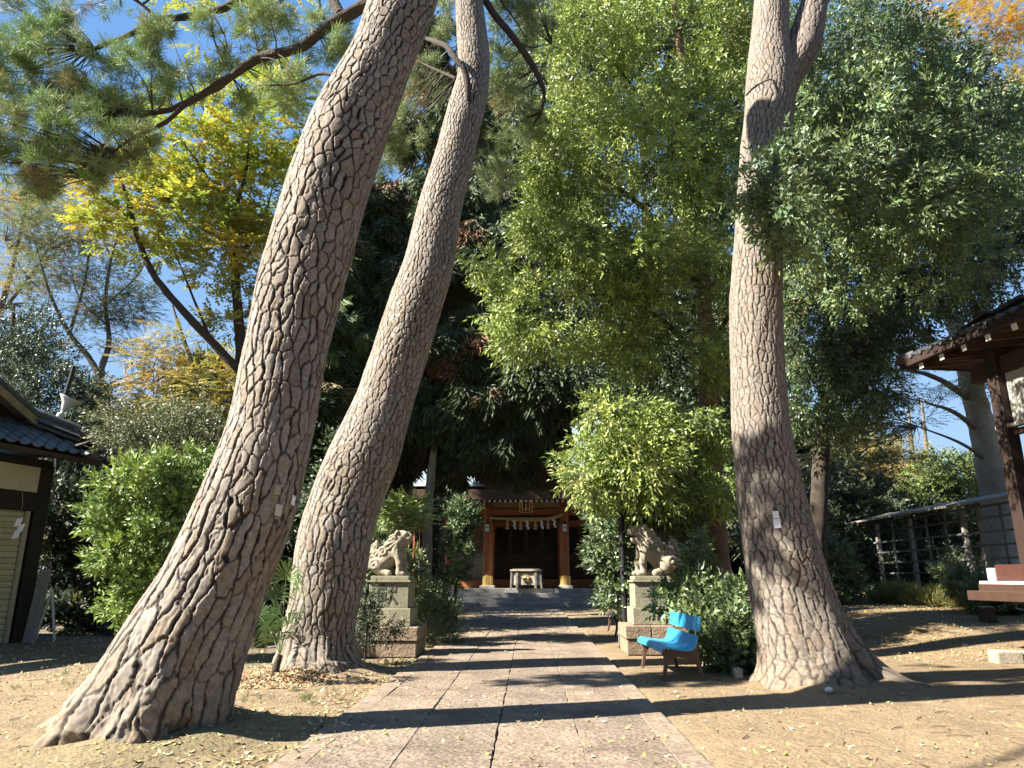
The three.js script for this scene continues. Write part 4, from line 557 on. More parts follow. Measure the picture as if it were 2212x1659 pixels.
bush('laurel_shrub', 'sunlit leafy bush behind the blue bench, left of the forked trunk', SP.shrub, 60, [[0.13, 0.19, 0.055, 4], [0.10, 0.155, 0.045, 3], [0.19, 0.24, 0.08, 1]],
  [[1565, 1380, 10.4, 42, 35, 0.4, 20, 16, 0.16], [1515, 1345, 10.8, 28, 28, 0.35, 9, 15, 0.16], [1600, 1408, 10.2, 28, 24, 0.3, 11, 15, 0.14], [1500, 1285, 11.4, 20, 30, 0.3, 7, 14, 0.15], [1500, 1185, 11.6, 16, 18, 0.2, 4, 14, 0.14], [1520, 1225, 11.8, 12, 30, 0.2, 3, 14, 0.14], [1590, 1300, 11, 18, 35, 0.3, 6, 15, 0.15], [1600, 1345, 10.8, 20, 30, 0.3, 7, 15, 0.15], [1445, 1298, 11.2, 22, 16, 0.25, 5, 14, 0.14], [1560, 1448, 10.0, 35, 8, 0.3, 4, 14, 0.09]], { trunks: [[[[1530, 1440, 10.9], [1520, 1300, 11.2], [1500, 1180, 11.6]], [0.02, 0.016, 0.008]], [[[1545, 1440, 10.8], [1560, 1370, 10.6], [1580, 1320, 10.6]], [0.018, 0.014, 0.008]], [[[1525, 1440, 10.9], [1490, 1340, 11.2], [1440, 1260, 11.4]], [0.012, 0.01, 0.006]]], cloud: { scale: [0.8, 1.35], radial: 1 } });
bush('dark_hedge', 'dark thicket behind the lattice rack on the right', SP.broad, 61, [[0.035, 0.06, 0.022, 4], [0.06, 0.09, 0.03, 2], [0.11, 0.14, 0.05, 0.5]],
  [[1790, 1090, 25, 60, 60, 0.9, 24, 20, 0.55], [1850, 1130, 26, 80, 90, 1, 34, 20, 0.55], [1960, 1150, 27, 90, 80, 1, 34, 20, 0.55], [2070, 1160, 27, 90, 70, 1, 30, 20, 0.55], [1850, 1240, 25.5, 80, 50, 1, 22, 20, 0.5], [1970, 1250, 26, 90, 40, 1, 22, 20, 0.5], [2090, 1240, 26, 90, 60, 1, 26, 20, 0.5], [2180, 1150, 27.5, 60, 110, 1, 26, 20, 0.55], [1740, 1150, 24, 40, 130, 0.9, 20, 20, 0.5], [1660, 1150, 22, 70, 140, 1, 26, 20, 0.5]], { category: 'hedge', cloud: { scale: [1.3, 2.1] } });
bush('laurel_shrub', 'yellow-green sunlit crown of a bush rising above the lattice rack', SP.broad, 62, [[0.17, 0.23, 0.05, 4], [0.12, 0.17, 0.04, 2]],
  [[2040, 1010, 27, 65, 45, 0.9, 24, 22, 0.45], [2000, 1060, 27, 55, 30, 0.8, 12, 22, 0.42], [2070, 1065, 27, 50, 35, 0.8, 12, 22, 0.42]], { trunks: [[[[2040, 1290, 27.5], [2040, 1120, 27.4], [2040, 1030, 27.2]], [0.08, 0.06, 0.03]]], bark: barkDark, cloud: { scale: [1.1, 1.8] } });
bush('leafy_shrub', 'grey-green low bush in the gap right of the forked trunk', SP.broad, 63, [[0.13, 0.19, 0.07, 4], [0.08, 0.13, 0.05, 2]],
  [[1790, 1230, 20.5, 35, 40, 0.6, 18, 22, 0.3], [1815, 1270, 20.2, 30, 22, 0.5, 9, 20, 0.26], [1770, 1200, 21, 25, 50, 0.5, 9, 20, 0.3]], { cloud: { scale: [0.9, 1.5] } });
bush('weed_clump', 'sunlit yellowish weeds at the foot of the lattice rack', SP.grass, 64, [[0.30, 0.29, 0.07, 4], [0.20, 0.23, 0.05, 3]],
  [[1925, 1298, 20.6, 42, 12, 0.4, 22, 14, 0.2], [1990, 1306, 19.8, 40, 10, 0.4, 16, 14, 0.18], [2050, 1305, 18.5, 40, 12, 0.4, 14, 14, 0.18], [2120, 1300, 17, 50, 18, 0.4, 18, 14, 0.2], [2180, 1315, 16, 45, 14, 0.4, 14, 14, 0.16]], { category: 'weeds', mat: matteLeaf, cloud: { up: 1.2, floor: 0.4, scale: [0.8, 1.5] } });
bush('vine_clump', 'leafy vine spilling below the corner of the red stage', SP.shrub, 65, [[0.10, 0.16, 0.045, 4], [0.16, 0.2, 0.06, 2]],
  [[2085, 1260, 16.5, 25, 30, 0.3, 12, 20, 0.18], [2140, 1285, 15.6, 50, 20, 0.3, 14, 20, 0.18], [2060, 1235, 17, 20, 20, 0.3, 6, 18, 0.18]], { category: 'vine', cloud: { floor: 0.4, scale: [0.8, 1.3] } });
{ // far wood that closes the view behind the shrine and the halls
  const t = cloud(scene, 'far_wood', SP.cypress, needleMat, [[100, 1080, 46, 280, 130, 4, 60, 20, 1.3], [500, 980, 48, 220, 190, 4, 80, 20, 1.4], [860, 760, 50, 180, 330, 4, 110, 20, 1.5], [1150, 740, 50, 180, 340, 4, 110, 20, 1.5], [1450, 820, 50, 200, 330, 4, 110, 20, 1.5], [1720, 1050, 46, 190, 150, 4, 60, 20, 1.3], [2000, 1160, 48, 260, 80, 4, 50, 20, 1.3], [1000, 1180, 52, 900, 90, 3, 160, 20, 1.3]], { seed: 71, up: -0.2, scale: [3, 6], cols: [[0.05, 0.075, 0.03, 4], [0.075, 0.10, 0.035, 2], [0.13, 0.12, 0.04, 0.6]] });
  tag(t.mesh, 'far dark wood behind the shrine and the halls', 'wood');
}
{ // the grove goes on round the place from which the picture is taken
  const B = [];
  for (const [x, z, h, r] of [[14, 7, 12, 4], [20, 0, 13, 4.5], [22, -7, 12, 4], [10, 14, 14, 5], [3, 17, 14, 5], [-5, 18, 13, 5], [17, 14, 15, 5], [-13, 20, 12, 5], [0, 26, 16, 6], [27, 6, 15, 6], [-27, 3, 11, 4.5], [-24, 14, 12, 5]]) { const a = [0, 0, 0, r, h * 0.42, r, 34, 16, 1.2]; a.w = [x, h * 0.52, z]; B.push(a); }
  const t = cloud(scene, 'grove', SP.cypress, needleMat, B, { seed: 72, up: -0.2, scale: [3, 6], shell: 0.6, cols: [[0.05, 0.075, 0.03, 4], [0.075, 0.10, 0.035, 2]] });
  tag(t.mesh, 'dark grove closing the precinct on the near side, outside the picture', 'grove');
}
{ // fan palm between the two leaning pines
  const t = thing('fan_palm', 'small fan palm with long narrow blades between the two leaning pines', 'palm');
  const R = rng(77), C = line([[596, 1420, 9.15]])[0]; C.y = 0;
  const mat = leafMat({ clearcoat: 0.4, transmission: 0.25, color: new THREE.Color().setRGB(0.13, 0.21, 0.05) }), mat2 = leafMat({ clearcoat: 0.4, transmission: 0.25, color: new THREE.Color().setRGB(0.07, 0.12, 0.035) });
  part('stem', tube([C.clone(), C.clone().add(V(0.02, 0.15, 0.02)), C.clone().add(V(0.05, 0.3, 0.02))], [0.05, 0.045, 0.03], 8, 10, 0.4), barkDark, t);
  const fans = [[645, 1268, 8.8, -0.6, 0], [618, 1250, 9.0, 0.9, 0], [598, 1330, 8.9, 0.8, 1], [622, 1350, 8.8, -0.2, 1], [588, 1290, 9.2, 1.2, 1], [645, 1345, 8.9, -0.6, 1], [575, 1365, 9.0, 0.5, 1], [600, 1385, 8.8, 0.5, 1], [560, 1330, 9.3, 0.5, 1]];
  for (const [x, y, d, tilt, dark] of fans) {
    const h = at(x, y, d), top = C.clone().add(V(0.05, 0.3, 0.02)), mid = top.clone().lerp(h, 0.5).add(V(0, 0.06, 0));
    const fan = part('frond', tube([top, mid, h], [0.006, 0.005, 0.004], 5, 10), mat, t), P = [], I = [];
    const dir = h.clone().sub(top).normalize(), side = V(0, 1, 0.5).cross(dir).normalize(), upv = dir.clone().cross(side).normalize();
    for (let i = 0; i < 17; i++) {
      const a = (i / 16 - 0.5) * 3.9 + (R() - 0.5) * 0.15, l = (dark ? 0.32 : 0.4) * (0.8 + 0.3 * R()), dd = dir.clone().multiplyScalar(Math.cos(a)).addScaledVector(side, Math.sin(a)).addScaledVector(upv, 0.25), w = upv.clone().cross(dd).normalize().multiplyScalar(0.016), b = P.length / 3, m = h.clone().addScaledVector(dd, l * 0.55), e = h.clone().addScaledVector(dd, l); e.y -= l * (0.25 + 0.25 * R());
      for (const v of [h, m.clone().add(w), m.clone().sub(w), e, m.clone().addScaledVector(upv, -0.006)]) P.push(v.x, v.y, v.z);
      I.push(b, b + 1, b + 4, b, b + 4, b + 2, b + 1, b + 3, b + 4, b + 4, b + 3, b + 2);
    }
    const bl = part('blades', geoOf(P, I), dark ? mat2 : mat, fan); stuff(bl);
  }
  settle(t, C);
}

// ---------------------------------------------------------------- shrine hall at the end of the path
const HX = -0.13, HZ = -31.2;                                        // foot of the steps
{
  const t = thing('shrine_hall', 'wooden shrine hall with orange-brown pillars and blue-grey copper roof at the end of the path', 'shrine', V(HX, 0, HZ));
  const R = rng(5);
  for (let s = 0; s < 4; s++) for (let x = -5.6, k = 0; x < 5.6; k++) {                        // steps, stone by stone
    const w = Math.min(5.6 - x, k ? 0.8 + R() * 0.5 : 0.4 + R() * 0.5); if (5.6 - x - w < 0.25) { part('step_stone', box(5.6 - x - 0.006, 0.18, 0.4, (x + 5.6) / 2, 0.092 + s * 0.185, -0.2 - s * 0.3, 0.012), greyStones[Math.floor(R() * 4)], t); break; }
    part('step_stone', box(w - 0.006, 0.182, 0.4, x + w / 2, 0.092 + s * 0.185, -0.2 - s * 0.3 + (R() - 0.5) * 0.008, 0.012), greyStones[Math.floor(R() * 4)], t); x += w;
  }
  part('podium', box(12, 0.73, 11, 0, 0.36, -6.85, 0.02), greyStones[0], t);
  for (const x of [-3.42, -1.71, 1.71, 3.42]) {
    part('base_stone', box(0.66, 0.13, 0.66, x, 0.79, -1.6, 0.03), greyStones[1], t);
    const p = part('pillar', new THREE.CylinderGeometry(0.2, 0.21, 3.62, 28).translate(x, 2.65, -1.6), hinoki, t);
    const P = []; for (let i = 0; i < 48; i++) { const a = i / 48 * 6.2832, r = i % 3 === 0 ? 0.222 : 0.236; P.push([Math.cos(a) * r, Math.sin(a) * r]); }
    part('gold_sleeve', extrude(P, 0.4, 0.006).rotateX(-Math.PI / 2).translate(x, 0.855, -1.6), gold, p);
  }
  part('tie_beam', box(9.4, 0.27, 0.2, 0, 4.045, -1.6, 0.015), hinoki, t);
  part('tie_beam', box(7.4, 0.17, 0.16, 0, 3.585, -1.6, 0.012), hinokiDark, t);
  part('plaster_band', box(9.0, 0.36, 0.06, 0, 4.365, -1.66, 0), std([0.36, 0.25, 0.15], { roughness: 0.9 }), t);
  for (const x of [-3.42, -1.71, 1.71, 3.42]) part('bracket', box(0.3, 0.34, 0.3, x, 4.38, -1.55, 0.02), hinokiDark, t);
  part('eave_purlin', box(13, 0.14, 0.16, 0, 4.56, -1.6, 0.01), eaveWood, t);
  part('fascia', box(14, 0.45, 0.12, 0, 4.70, -0.36, 0.015), eaveWood, t);
  part('soffit', box(13.8, 0.04, 3.1, 0, 4.66, -1.95, 0), eaveWood, t);
  const raf = [], ends = []; for (let x = -6.6; x <= 6.6; x += 0.228) { raf.push(box(0.085, 0.1, 3.0, x, 4.58, -1.95, 0.004)); ends.push(box(0.088, 0.088, 0.012, x, 4.415, -0.38, 0.003)); raf.push(box(0.085, 0.09, 0.3, x, 4.415, -0.54, 0.004)); }
  stuff(part('rafters', merge(raf), eaveWood, t)); stuff(part('rafter_ends', merge(ends), whitePaint, t));
  // copper roof: overlapping rows of sheets
  const N = 30; for (let i = 0; i < N; i++) {
    const u = i / N, z = -0.3 - u * 7.6, slope = mixn(0.48, 0.80, u), y = 4.96 + 7.6 * (0.48 * u + 0.16 * u * u), w = 14.2;
    part('roof_course', box(w, 0.035, 0.36, 0, y + 0.045 + 0.12, z - 0.13, 0.006, Math.atan(slope) - 0.05), copper[Math.floor(R() * 3)], t);
    for (let s = 0; s < 1; s++) { const b = part('seam', merge(Array.from({ length: 15 }, (_, k) => box(0.016, 0.012, 0.3, -7 + (k + (i % 2) * 0.5) * 0.97, y + 0.19, z - 0.13, 0, Math.atan(slope) - 0.05))), copper[2], t); stuff(b); }
  }
  part('roof_deck', box(14, 0.1, 7.6, 0, 6.98, -4.7, 0, Math.atan(0.66)), eaveWood, t);
  part('rear_roof', box(14, 0.14, 9.4, 0, 7.6, -11.7, 0, -Math.atan(0.62)), copper[1], t);
  part('ridge', box(12.6, 0.7, 0.6, 0, 10.5, -7.9, 0.08), copper[2], t);
  // front wall: four door leaves with lattice over boarded panels, walled bays beside them
  part('rear_wall', box(10.6, 3.9, 6.6, 0, 2.65, -7.6, 0), darkWood, t);
  part('sill', box(10.8, 0.34, 0.3, 0, 0.93, -3.2, 0.02), hinoki, t);
  part('head_beam', box(10.8, 0.26, 0.26, 0, 3.66, -3.3, 0.02), hinokiDark, t);
  for (const x of [-5.2, -3.42, -1.62, 1.62, 3.42, 5.2]) part('wall_post', box(0.24, 2.5, 0.26, x, 2.32, -3.32, 0.015), hinoki, t);
  const leaf = (x0, x1, name) => {
    const d = part(name, box(x1 - x0 - 0.02, 2.42, 0.03, (x0 + x1) / 2, 2.31, -3.6, 0), darkGlass, t), w = x1 - x0;
    const f = []; for (const x of [x0 + 0.05, x1 - 0.05]) f.push(box(0.08, 2.42, 0.07, x, 2.31, -3.56, 0.006));
    for (const y of [1.15, 1.87, 2.22, 3.48]) f.push(box(w - 0.18, 0.08, 0.06, (x0 + x1) / 2, y, -3.56, 0.006));
    part('leaf_frame', merge(f), darkWood, d);
    const boards = []; for (let k = 0; k < 2; k++) boards.push(box((w - 0.2) / 2 - 0.01, 0.62, 0.02, x0 + 0.1 + (k + 0.5) * (w - 0.2) / 2, 1.51, -3.57, 0.004)); boards.push(box(w - 0.2, 0.26, 0.02, (x0 + x1) / 2, 2.045, -3.57, 0.004));
    part('leaf_board', merge(boards), darkWood, d);
    const bars = []; for (let k = 1; k < 9; k++) bars.push(box(0.012, 1.18, 0.02, x0 + 0.09 + k * (w - 0.18) / 9, 2.85, -3.565, 0)); for (let k = 1; k < 6; k++) bars.push(box(w - 0.18, 0.012, 0.018, (x0 + x1) / 2, 2.26 + k * 0.2, -3.562, 0));
    stuff(part('lattice', merge(bars), blackWood, d));
  };
  for (let k = 0; k < 4; k++) leaf(-1.5 + k * 0.75, -0.75 + k * 0.75, 'door_leaf');
  for (const [a, b] of [[1.74, 2.52], [2.52, 3.3], [3.54, 4.3], [4.3, 5.08]]) leaf(a, b, 'door_leaf');
  for (const [a, b] of [[-3.3, -2.52], [-2.52, -1.74], [-5.08, -4.3], [-4.3, -3.54]]) {
    part('wall_panel', box(b - a - 0.012, 1.2, 0.05, (a + b) / 2, 1.71, -3.55, 0.01), greyWood, t); part('wall_panel', box(b - a - 0.012, 1.2, 0.05, (a + b) / 2, 2.93, -3.55, 0.01), hinokiDark, t);
  }
}
{ // straw rope with tassels and folded papers, between the middle pillars
  const t = thing('straw_rope', 'twisted straw rope with tassels and white paper streamers hung between the shrine pillars', 'sacred rope', V(HX, 3.74, HZ - 1.3));
  const yOf = (x) => -0.04 + 0.1 * Math.pow(x / 1.6, 2) + (x > 1.2 ? 0.12 * (x - 1.2) / 0.45 : 0) - (x < -1.2 ? 0.02 : 0), rr = (x) => 0.03 + 0.035 * Math.exp(-x * x * 1.2 - 0) + (x > 0.9 ? 0.02 : 0);
  for (let s = 0; s < 2; s++) { const P = []; for (let i = 0; i <= 120; i++) { const x = -1.62 + i / 120 * 3.27, a = i * 0.62 + s * Math.PI, r = rr(x) * 0.75; P.push(V(x, yOf(x) + Math.sin(a) * r, Math.cos(a) * r)); } part('strand', tube(P, P.filter((_, i) => i % 10 === 0).map((p) => rr(p.x)), 7, 240), straw, t); }
  for (const x of [-0.83, -0.24, 0.42, 0.98]) { const b = yOf(x) - 0.05, L = [[0.012, 0], [0.03, -0.02], [0.028, -0.06], [0.04, -0.1], [0.062, -0.3], [0.085, -0.42], [0.06, -0.425], [0, -0.42]].map(([r, y]) => new THREE.Vector2(r, y)); part('tassel', new THREE.LatheGeometry(L, 14).translate(x, b + 0.01, 0.03), straw, t); }
  for (const x of [-0.54, 0.04, 0.68, 1.24]) {
    const P = [], I = []; let px = x, py = yOf(x) - 0.03; const quad = (x0, y0, w, h, sh, z) => { const b = P.length / 3; P.push(x0, y0, z, x0 + w, y0 - 0.02, z, x0 + w + sh, y0 - h - 0.02, z + 0.012, x0 + sh, y0 - h, z + 0.012); I.push(b, b + 2, b + 1, b, b + 3, b + 2); };
    for (let k = 0; k < 4; k++) quad(px - 0.045 + (k % 2) * 0.035 + k * 0.012, py - k * 0.098, 0.085, 0.115, -0.018, 0.05 + k * 0.004);
    part('paper_streamer', geoOf(P, I), whitePaper, t);
  }
}
{ // name board under the eaves
  const t = thing('name_plaque', 'black shrine name board with gold frame and gold lettering under the eaves', 'plaque', V(HX, 4.3, HZ - 1.12)); t.rotation.x = 0.22;
  part('board', box(0.52, 0.6, 0.05, 0, 0, 0, 0.01), blackMetal, t);
  const f = []; for (const s of [-1, 1]) { f.push(box(0.035, 0.46, 0.03, s * 0.165, 0.06, 0.035, 0.008)); } f.push(box(0.365, 0.035, 0.03, 0, -0.185, 0.035, 0.008), box(0.365, 0.035, 0.03, 0, 0.29, 0.035, 0.008)); part('inner_frame', merge(f), gold, t);
  const o = []; for (const s of [-1, 1]) for (let k = 0; k < 4; k++) o.push(new THREE.SphereGeometry(0.04, 8, 6).scale(0.8, 2, 0.5).translate(s * 0.275 + (k % 2) * 0.012, -0.24 + k * 0.165, 0.02)); for (let k = -1; k <= 1; k++) o.push(new THREE.SphereGeometry(0.04, 8, 6).scale(1.5, 0.7, 0.5).translate(k * 0.16, -0.29, 0.02)); part('outer_scroll', merge(o), gold, t);
  const g = []; const st = (x, y, w, h) => g.push(box(w, h, 0.012, x, y, 0.034, 0)); st(0, 0.2, 0.1, 0.02); st(0, 0.16, 0.08, 0.018); st(0.01, 0.17, 0.018, 0.1); st(-0.035, 0.12, 0.018, 0.05); st(0.04, 0.12, 0.018, 0.05); st(0, 0.05, 0.09, 0.02); st(0, 0.01, 0.1, 0.018); st(0, 0.03, 0.02, 0.08); st(0.03, -0.02, 0.018, 0.05); st(0, -0.07, 0.1, 0.02); st(-0.01, -0.1, 0.018, 0.07); st(0.035, -0.09, 0.016, 0.06); st(0.01, -0.13, 0.11, 0.018); part('lettering', merge(g), gold, t);
}
for (const [x, which] of [[-1.73, 'left'], [1.71, 'right']]) {
  const t = thing('wall_lantern', `white paper lantern in a black frame on the ${which} middle pillar of the shrine`, 'lantern', V(HX + x, 3.12, HZ - 1.27));
  part('paper_body', new RoundedBoxGeometry(0.2, 0.34, 0.16, 2, 0.03).translate(0, 0.2, 0), whitePaper, t);
  const f = []; for (const sx of [-1, 1]) for (const sz of [-1, 1]) f.push(box(0.02, 0.36, 0.02, sx * 0.105, 0.2, sz * 0.085, 0.004)); f.push(box(0.24, 0.03, 0.2, 0, 0.015, 0, 0.006)); part('frame', merge(f), blackMetal, t);
  part('cap', new THREE.ConeGeometry(0.18, 0.1, 4).rotateY(Math.PI / 4).translate(0, 0.43, 0), blackMetal, t);
  part('hook', merge([box(0.02, 0.16, 0.02, 0, 0.54, 0, 0.003), box(0.02, 0.02, 0.18, 0, 0.61, -0.09, 0.003)]), blackMetal, t);
  const c = []; for (let k = 0; k < 3; k++) { const a = k * 2.094; c.push(new THREE.SphereGeometry(0.022, 10, 6).scale(1, 1, 0.2).translate(Math.cos(a) * 0.026, 0.22 + Math.sin(a) * 0.026, 0.081)); } part('crest', merge(c), std([0.06, 0.06, 0.06]), t);
}
{ // offering box
  const t = thing('offering_box', 'pale weathered offering box with a round gold crest in front of the shrine doors', 'offering box', V(HX - 0.0, 0.735, HZ - 1.05));
  part('body', box(1.22, 0.52, 0.6, 0, 0.4, 0, 0.012), std(k55([0.52, 0.48, 0.42]), { map: woodTone, roughness: 0.85 }), t);
  part('top', box(1.38, 0.07, 0.74, 0, 0.75, 0, 0.012), std(k55([0.55, 0.48, 0.37]), { map: woodTone, roughness: 0.8 }), t);
  const sl = []; for (let k = -8; k <= 8; k++) sl.push(box(0.03, 0.05, 0.64, k * 0.07, 0.81, 0, 0.005)); stuff(part('grille', merge(sl), greyWood, t));
  for (const sx of [-1, 1]) for (const z of [-0.27, 0.29]) part('leg', box(0.08, 0.74, 0.07, sx * 0.64, 0.36, z, 0.01, 0, 0, sx * 0.05), greyWood, t);
  for (const sx of [-1, 1]) { const l = part('front_post', box(0.1, 0.68, 0.05, sx * 0.4, 0.34, 0.32, 0.01), greyWood, t); part('fitting', merge([box(0.106, 0.1, 0.06, sx * 0.4, 0.56, 0.32, 0.006), box(0.106, 0.07, 0.06, sx * 0.4, 0.26, 0.32, 0.006), box(0.106, 0.06, 0.06, sx * 0.4, 0.03, 0.32, 0.006)]), brass, l); }
  const cr = part('crest', new THREE.CylinderGeometry(0.165, 0.17, 0.03, 28).rotateX(Math.PI / 2).translate(0, 0.41, 0.315), brass, t);
  const P = []; for (let k = 0; k < 3; k++) { const a0 = k * 2.094, pts = []; for (let i = 0; i <= 8; i++) { const a = a0 + i * 0.2, r = 0.07 + i * 0.008; pts.push(V(Math.cos(a) * r, 0.41 + Math.sin(a) * r, 0.335)); } P.push(tube(pts, [0.045, 0.03, 0.016, 0.006], 8, 16)); } part('comma', merge(P), gold, cr);
}
// ---------------------------------------------------------------- guardian lion-dogs on stone pedestals
function lionGeo(openMouth, seed) {
  const S = 0.62, RES = 76, mc = new MarchingCubes(RES, new THREE.MeshBasicMaterial(), true, false, 140000); mc.isolation = 0;
  const caps = [], curls = [], ball = (x, y, z, r) => caps.push([x, y, z, x, y, z, r, r]), cap = (...a) => caps.push(a);
  cap(-0.16, 0.24, 0, 0.07, 0.46, 0, 0.165, 0.15); ball(0.1, 0.4, 0, 0.15);
  for (const s of [-1, 1]) {
    ball(-0.2, 0.17, s * 0.1, 0.14); cap(-0.2, 0.1, s * 0.13, 0.0, 0.045, s * 0.15, 0.07, 0.05); ball(0.02, 0.04, s * 0.15, 0.045);
    cap(0.13, 0.42, s * 0.1, 0.19, 0.2, s * 0.1, 0.075, 0.055); cap(0.19, 0.2, s * 0.1, 0.18, 0.06, s * 0.1, 0.052, 0.05); cap(0.19, 0.04, s * 0.1, 0.26, 0.035, s * 0.1, 0.05, 0.04);
    ball(0.13, 0.74, s * 0.12, 0.04); ball(0.27, 0.72, s * 0.06, 0.04);
  }
  ball(0.1, 0.56, 0, 0.16); ball(0.17, 0.66, 0, 0.125); cap(0.22, 0.66, 0, 0.31, 0.645, 0, 0.09, 0.07); ball(0.335, 0.675, 0, 0.035); cap(0.2, 0.56, 0, 0.29, openMouth ? 0.535 : 0.575, 0, 0.07, 0.05);
  cap(-0.3, 0.16, 0, -0.36, 0.42, 0, 0.1, 0.09); cap(-0.36, 0.42, 0, -0.33, 0.58, 0, 0.08, 0.04);
  const curl = (x, y, z, R, r) => curls.push([x, y, z, R, r]), R = rng(seed);
  for (const s of [-1, 1]) { curl(-0.12, 0.42, s * 0.15, 0.06, 0.03); curl(-0.24, 0.36, s * 0.14, 0.065, 0.03); curl(-0.02, 0.52, s * 0.15, 0.055, 0.028); curl(-0.25, 0.2, s * 0.21, 0.07, 0.03); curl(0.06, 0.64, s * 0.14, 0.05, 0.026); curl(0.02, 0.56, s * 0.15, 0.045, 0.024); curl(0.1, 0.5, s * 0.15, 0.045, 0.024); curl(-0.36, 0.34, s * 0.08, 0.065, 0.03); curl(-0.38, 0.2, s * 0.07, 0.055, 0.03); curl(-0.34, 0.5, s * 0.05, 0.05, 0.026); }
  const F = mc.field, h = S / RES * 2;
  const at = (x, y, z) => {
    let d = 9;
    for (const [ax, ay, az, bx, by, bz, r0, r1] of caps) { const dx = bx - ax, dy = by - ay, dz = bz - az, L = dx * dx + dy * dy + dz * dz, t = L ? clamp(((x - ax) * dx + (y - ay) * dy + (z - az) * dz) / L) : 0; const q = Math.hypot(x - ax - dx * t, y - ay - dy * t, z - az - dz * t) - (r0 + (r1 - r0) * t); const k = 0.035, hh = Math.max(k - Math.abs(d - q), 0) / k; d = Math.min(d, q) - hh * hh * k * 0.25; }
    for (const [cx, cy, cz, Rr, r] of curls) { const px = Math.hypot(x - cx, y - cy), q1 = Math.hypot(px - Rr, z - cz) - r, q2 = Math.hypot(px, z - cz - Math.sign(cz) * 0.012) - Rr * 0.5, q = Math.min(q1, q2), k = 0.012, hh = Math.max(k - Math.abs(d - q), 0) / k; d = Math.min(d, q) - hh * hh * k * 0.25; }
    // brow, jaw line and ribs of the mane
    const mane = Math.exp(-((x - 0.05) ** 2 + (y - 0.56) ** 2) / 0.03); d += mane * 0.008 * Math.sin((Math.atan2(y - 0.6, x - 0.16)) * 14);
    if (openMouth) { const m = Math.hypot((x - 0.33) / 0.12, (y - 0.598) / 0.026, z / 0.075) - 1; d = Math.max(d, -m * 0.03); }
    return d + 0.006 * (fbm(x * 28 + seed, y * 28, z * 28, 2) - 0.5);
  };
  for (let k = 0; k < RES; k++) for (let j = 0; j < RES; j++) for (let i = 0; i < RES; i++) { const x = (i / RES * 2 - 1) * S, y = (j / RES * 2 - 1) * S + 0.42, z = (k / RES * 2 - 1) * S; F[k * RES * RES + j * RES + i] = -at(x, y, z); }
  mc.update();
  const n = mc.count, P = new Float32Array(mc.positionArray.subarray(0, n * 3)), N = new Float32Array(mc.normalArray.subarray(0, n * 3));
  const g = new THREE.BufferGeometry(); g.setAttribute('position', new THREE.BufferAttribute(P, 3)); g.setAttribute('normal', new THREE.BufferAttribute(N, 3));
  g.scale(S, S, S); g.translate(0, 0.42, 0);
  const uv = new Float32Array(n * 2); for (let i = 0; i < n; i++) { uv[i * 2] = g.attributes.position.getX(i) + g.attributes.position.getZ(i); uv[i * 2 + 1] = g.attributes.position.getY(i); } g.setAttribute('uv', new THREE.BufferAttribute(uv, 2));
  return g;
}
function pedestal(side, p, label) {
  const t = thing('stone_pedestal', label, 'pedestal', p), R = rng(side === 'left' ? 61 : 62);
  const course = (w, h, y, cuts, name) => { let x = -w / 2; for (const c of [...cuts, 1]) { const e = -w / 2 + w * c; part(name, box(e - x - 0.008, h - 0.006, w, (x + e) / 2, y + h / 2, 0, 0.014), brownStones[Math.floor(R() * 3)], t); x = e; } };
  part('core', box(0.7, 0.4, 0.7, 0, 0.21, 0, 0), brownStones[2], t);
  course(1.0, 0.24, 0, side === 'left' ? [0.36] : [0.55], 'base_stone'); course(1.04, 0.21, 0.24, side === 'left' ? [0.66] : [0.4], 'base_stone');
  part('plinth', box(0.74, 0.27, 0.74, 0, 0.585, 0, 0.012), mossStone2, t);
  const die = part('die', box(0.64, 0.4, 0.64, 0, 0.92, 0, 0.012), mossStone, t);
  // the carved character: sunken strokes on the face
  const st = [], s = (x, y, l, a, w = 0.02) => st.push(new RoundedBoxGeometry(l, w * 1.35, 0.006, 1, 0.0028).rotateZ(a).translate(x, y, 0));
  if (side === 'left') { s(-0.09, 0.13, 0.11, 0); s(-0.09, 0.135, 0.09, 1.57); s(-0.09, 0.085, 0.13, 0); s(-0.145, 0.0, 0.16, 1.57); s(-0.035, 0.0, 0.16, 1.57); s(-0.11, 0.04, 0.03, 0.9); s(-0.07, 0.04, 0.03, -0.9); s(-0.09, 0.005, 0.07, 0); s(-0.09, -0.03, 0.07, 0); s(-0.09, -0.04, 0.09, 1.57); s(0.07, 0.05, 0.13, 0.08, 0.024); s(0.055, 0.04, 0.2, 1.5, 0.024); s(0.035, -0.07, 0.13, 1.0, 0.024); s(0.105, -0.065, 0.14, -0.9, 0.028); s(0.115, 0.1, 0.04, -0.8); }
  else { s(0, 0.1, 0.16, 0); s(0, 0.055, 0.2, 0); s(0, 0.09, 0.13, 1.57); s(-0.06, 0.01, 0.14, 0.7, 0.022); s(0.07, 0.0, 0.15, -0.7, 0.022); s(0, -0.03, 0.1, 0); s(0, -0.07, 0.14, 0); s(0, -0.07, 0.14, 1.57, 0.022); }
  part('carved_character', merge(st).scale(1.05, 1.15, 1.5).translate(side === 'left' ? -0.02 : 0, 0.93, 0.322), carveStone, die);
  part('cap', box(0.70, 0.03, 0.70, 0, 1.136, 0, 0.008), mossStone2, t);
  part('top_slab', box(0.62, 0.07, 0.56, 0, 1.187, 0, 0.012), mossStone, t);
  return t;
}
const pedL = grd(829, 1421); pedL.z -= 0.5; pedL.y = 0; const pedR = grd(1424, 1416); pedR.z -= 0.5; pedR.y = 0;
pedestal('left', pedL, 'left stone pedestal with a carved character, beside the second leaning pine');
pedestal('right', pedR, 'right stone pedestal half hidden by leaves, behind the blue bench');
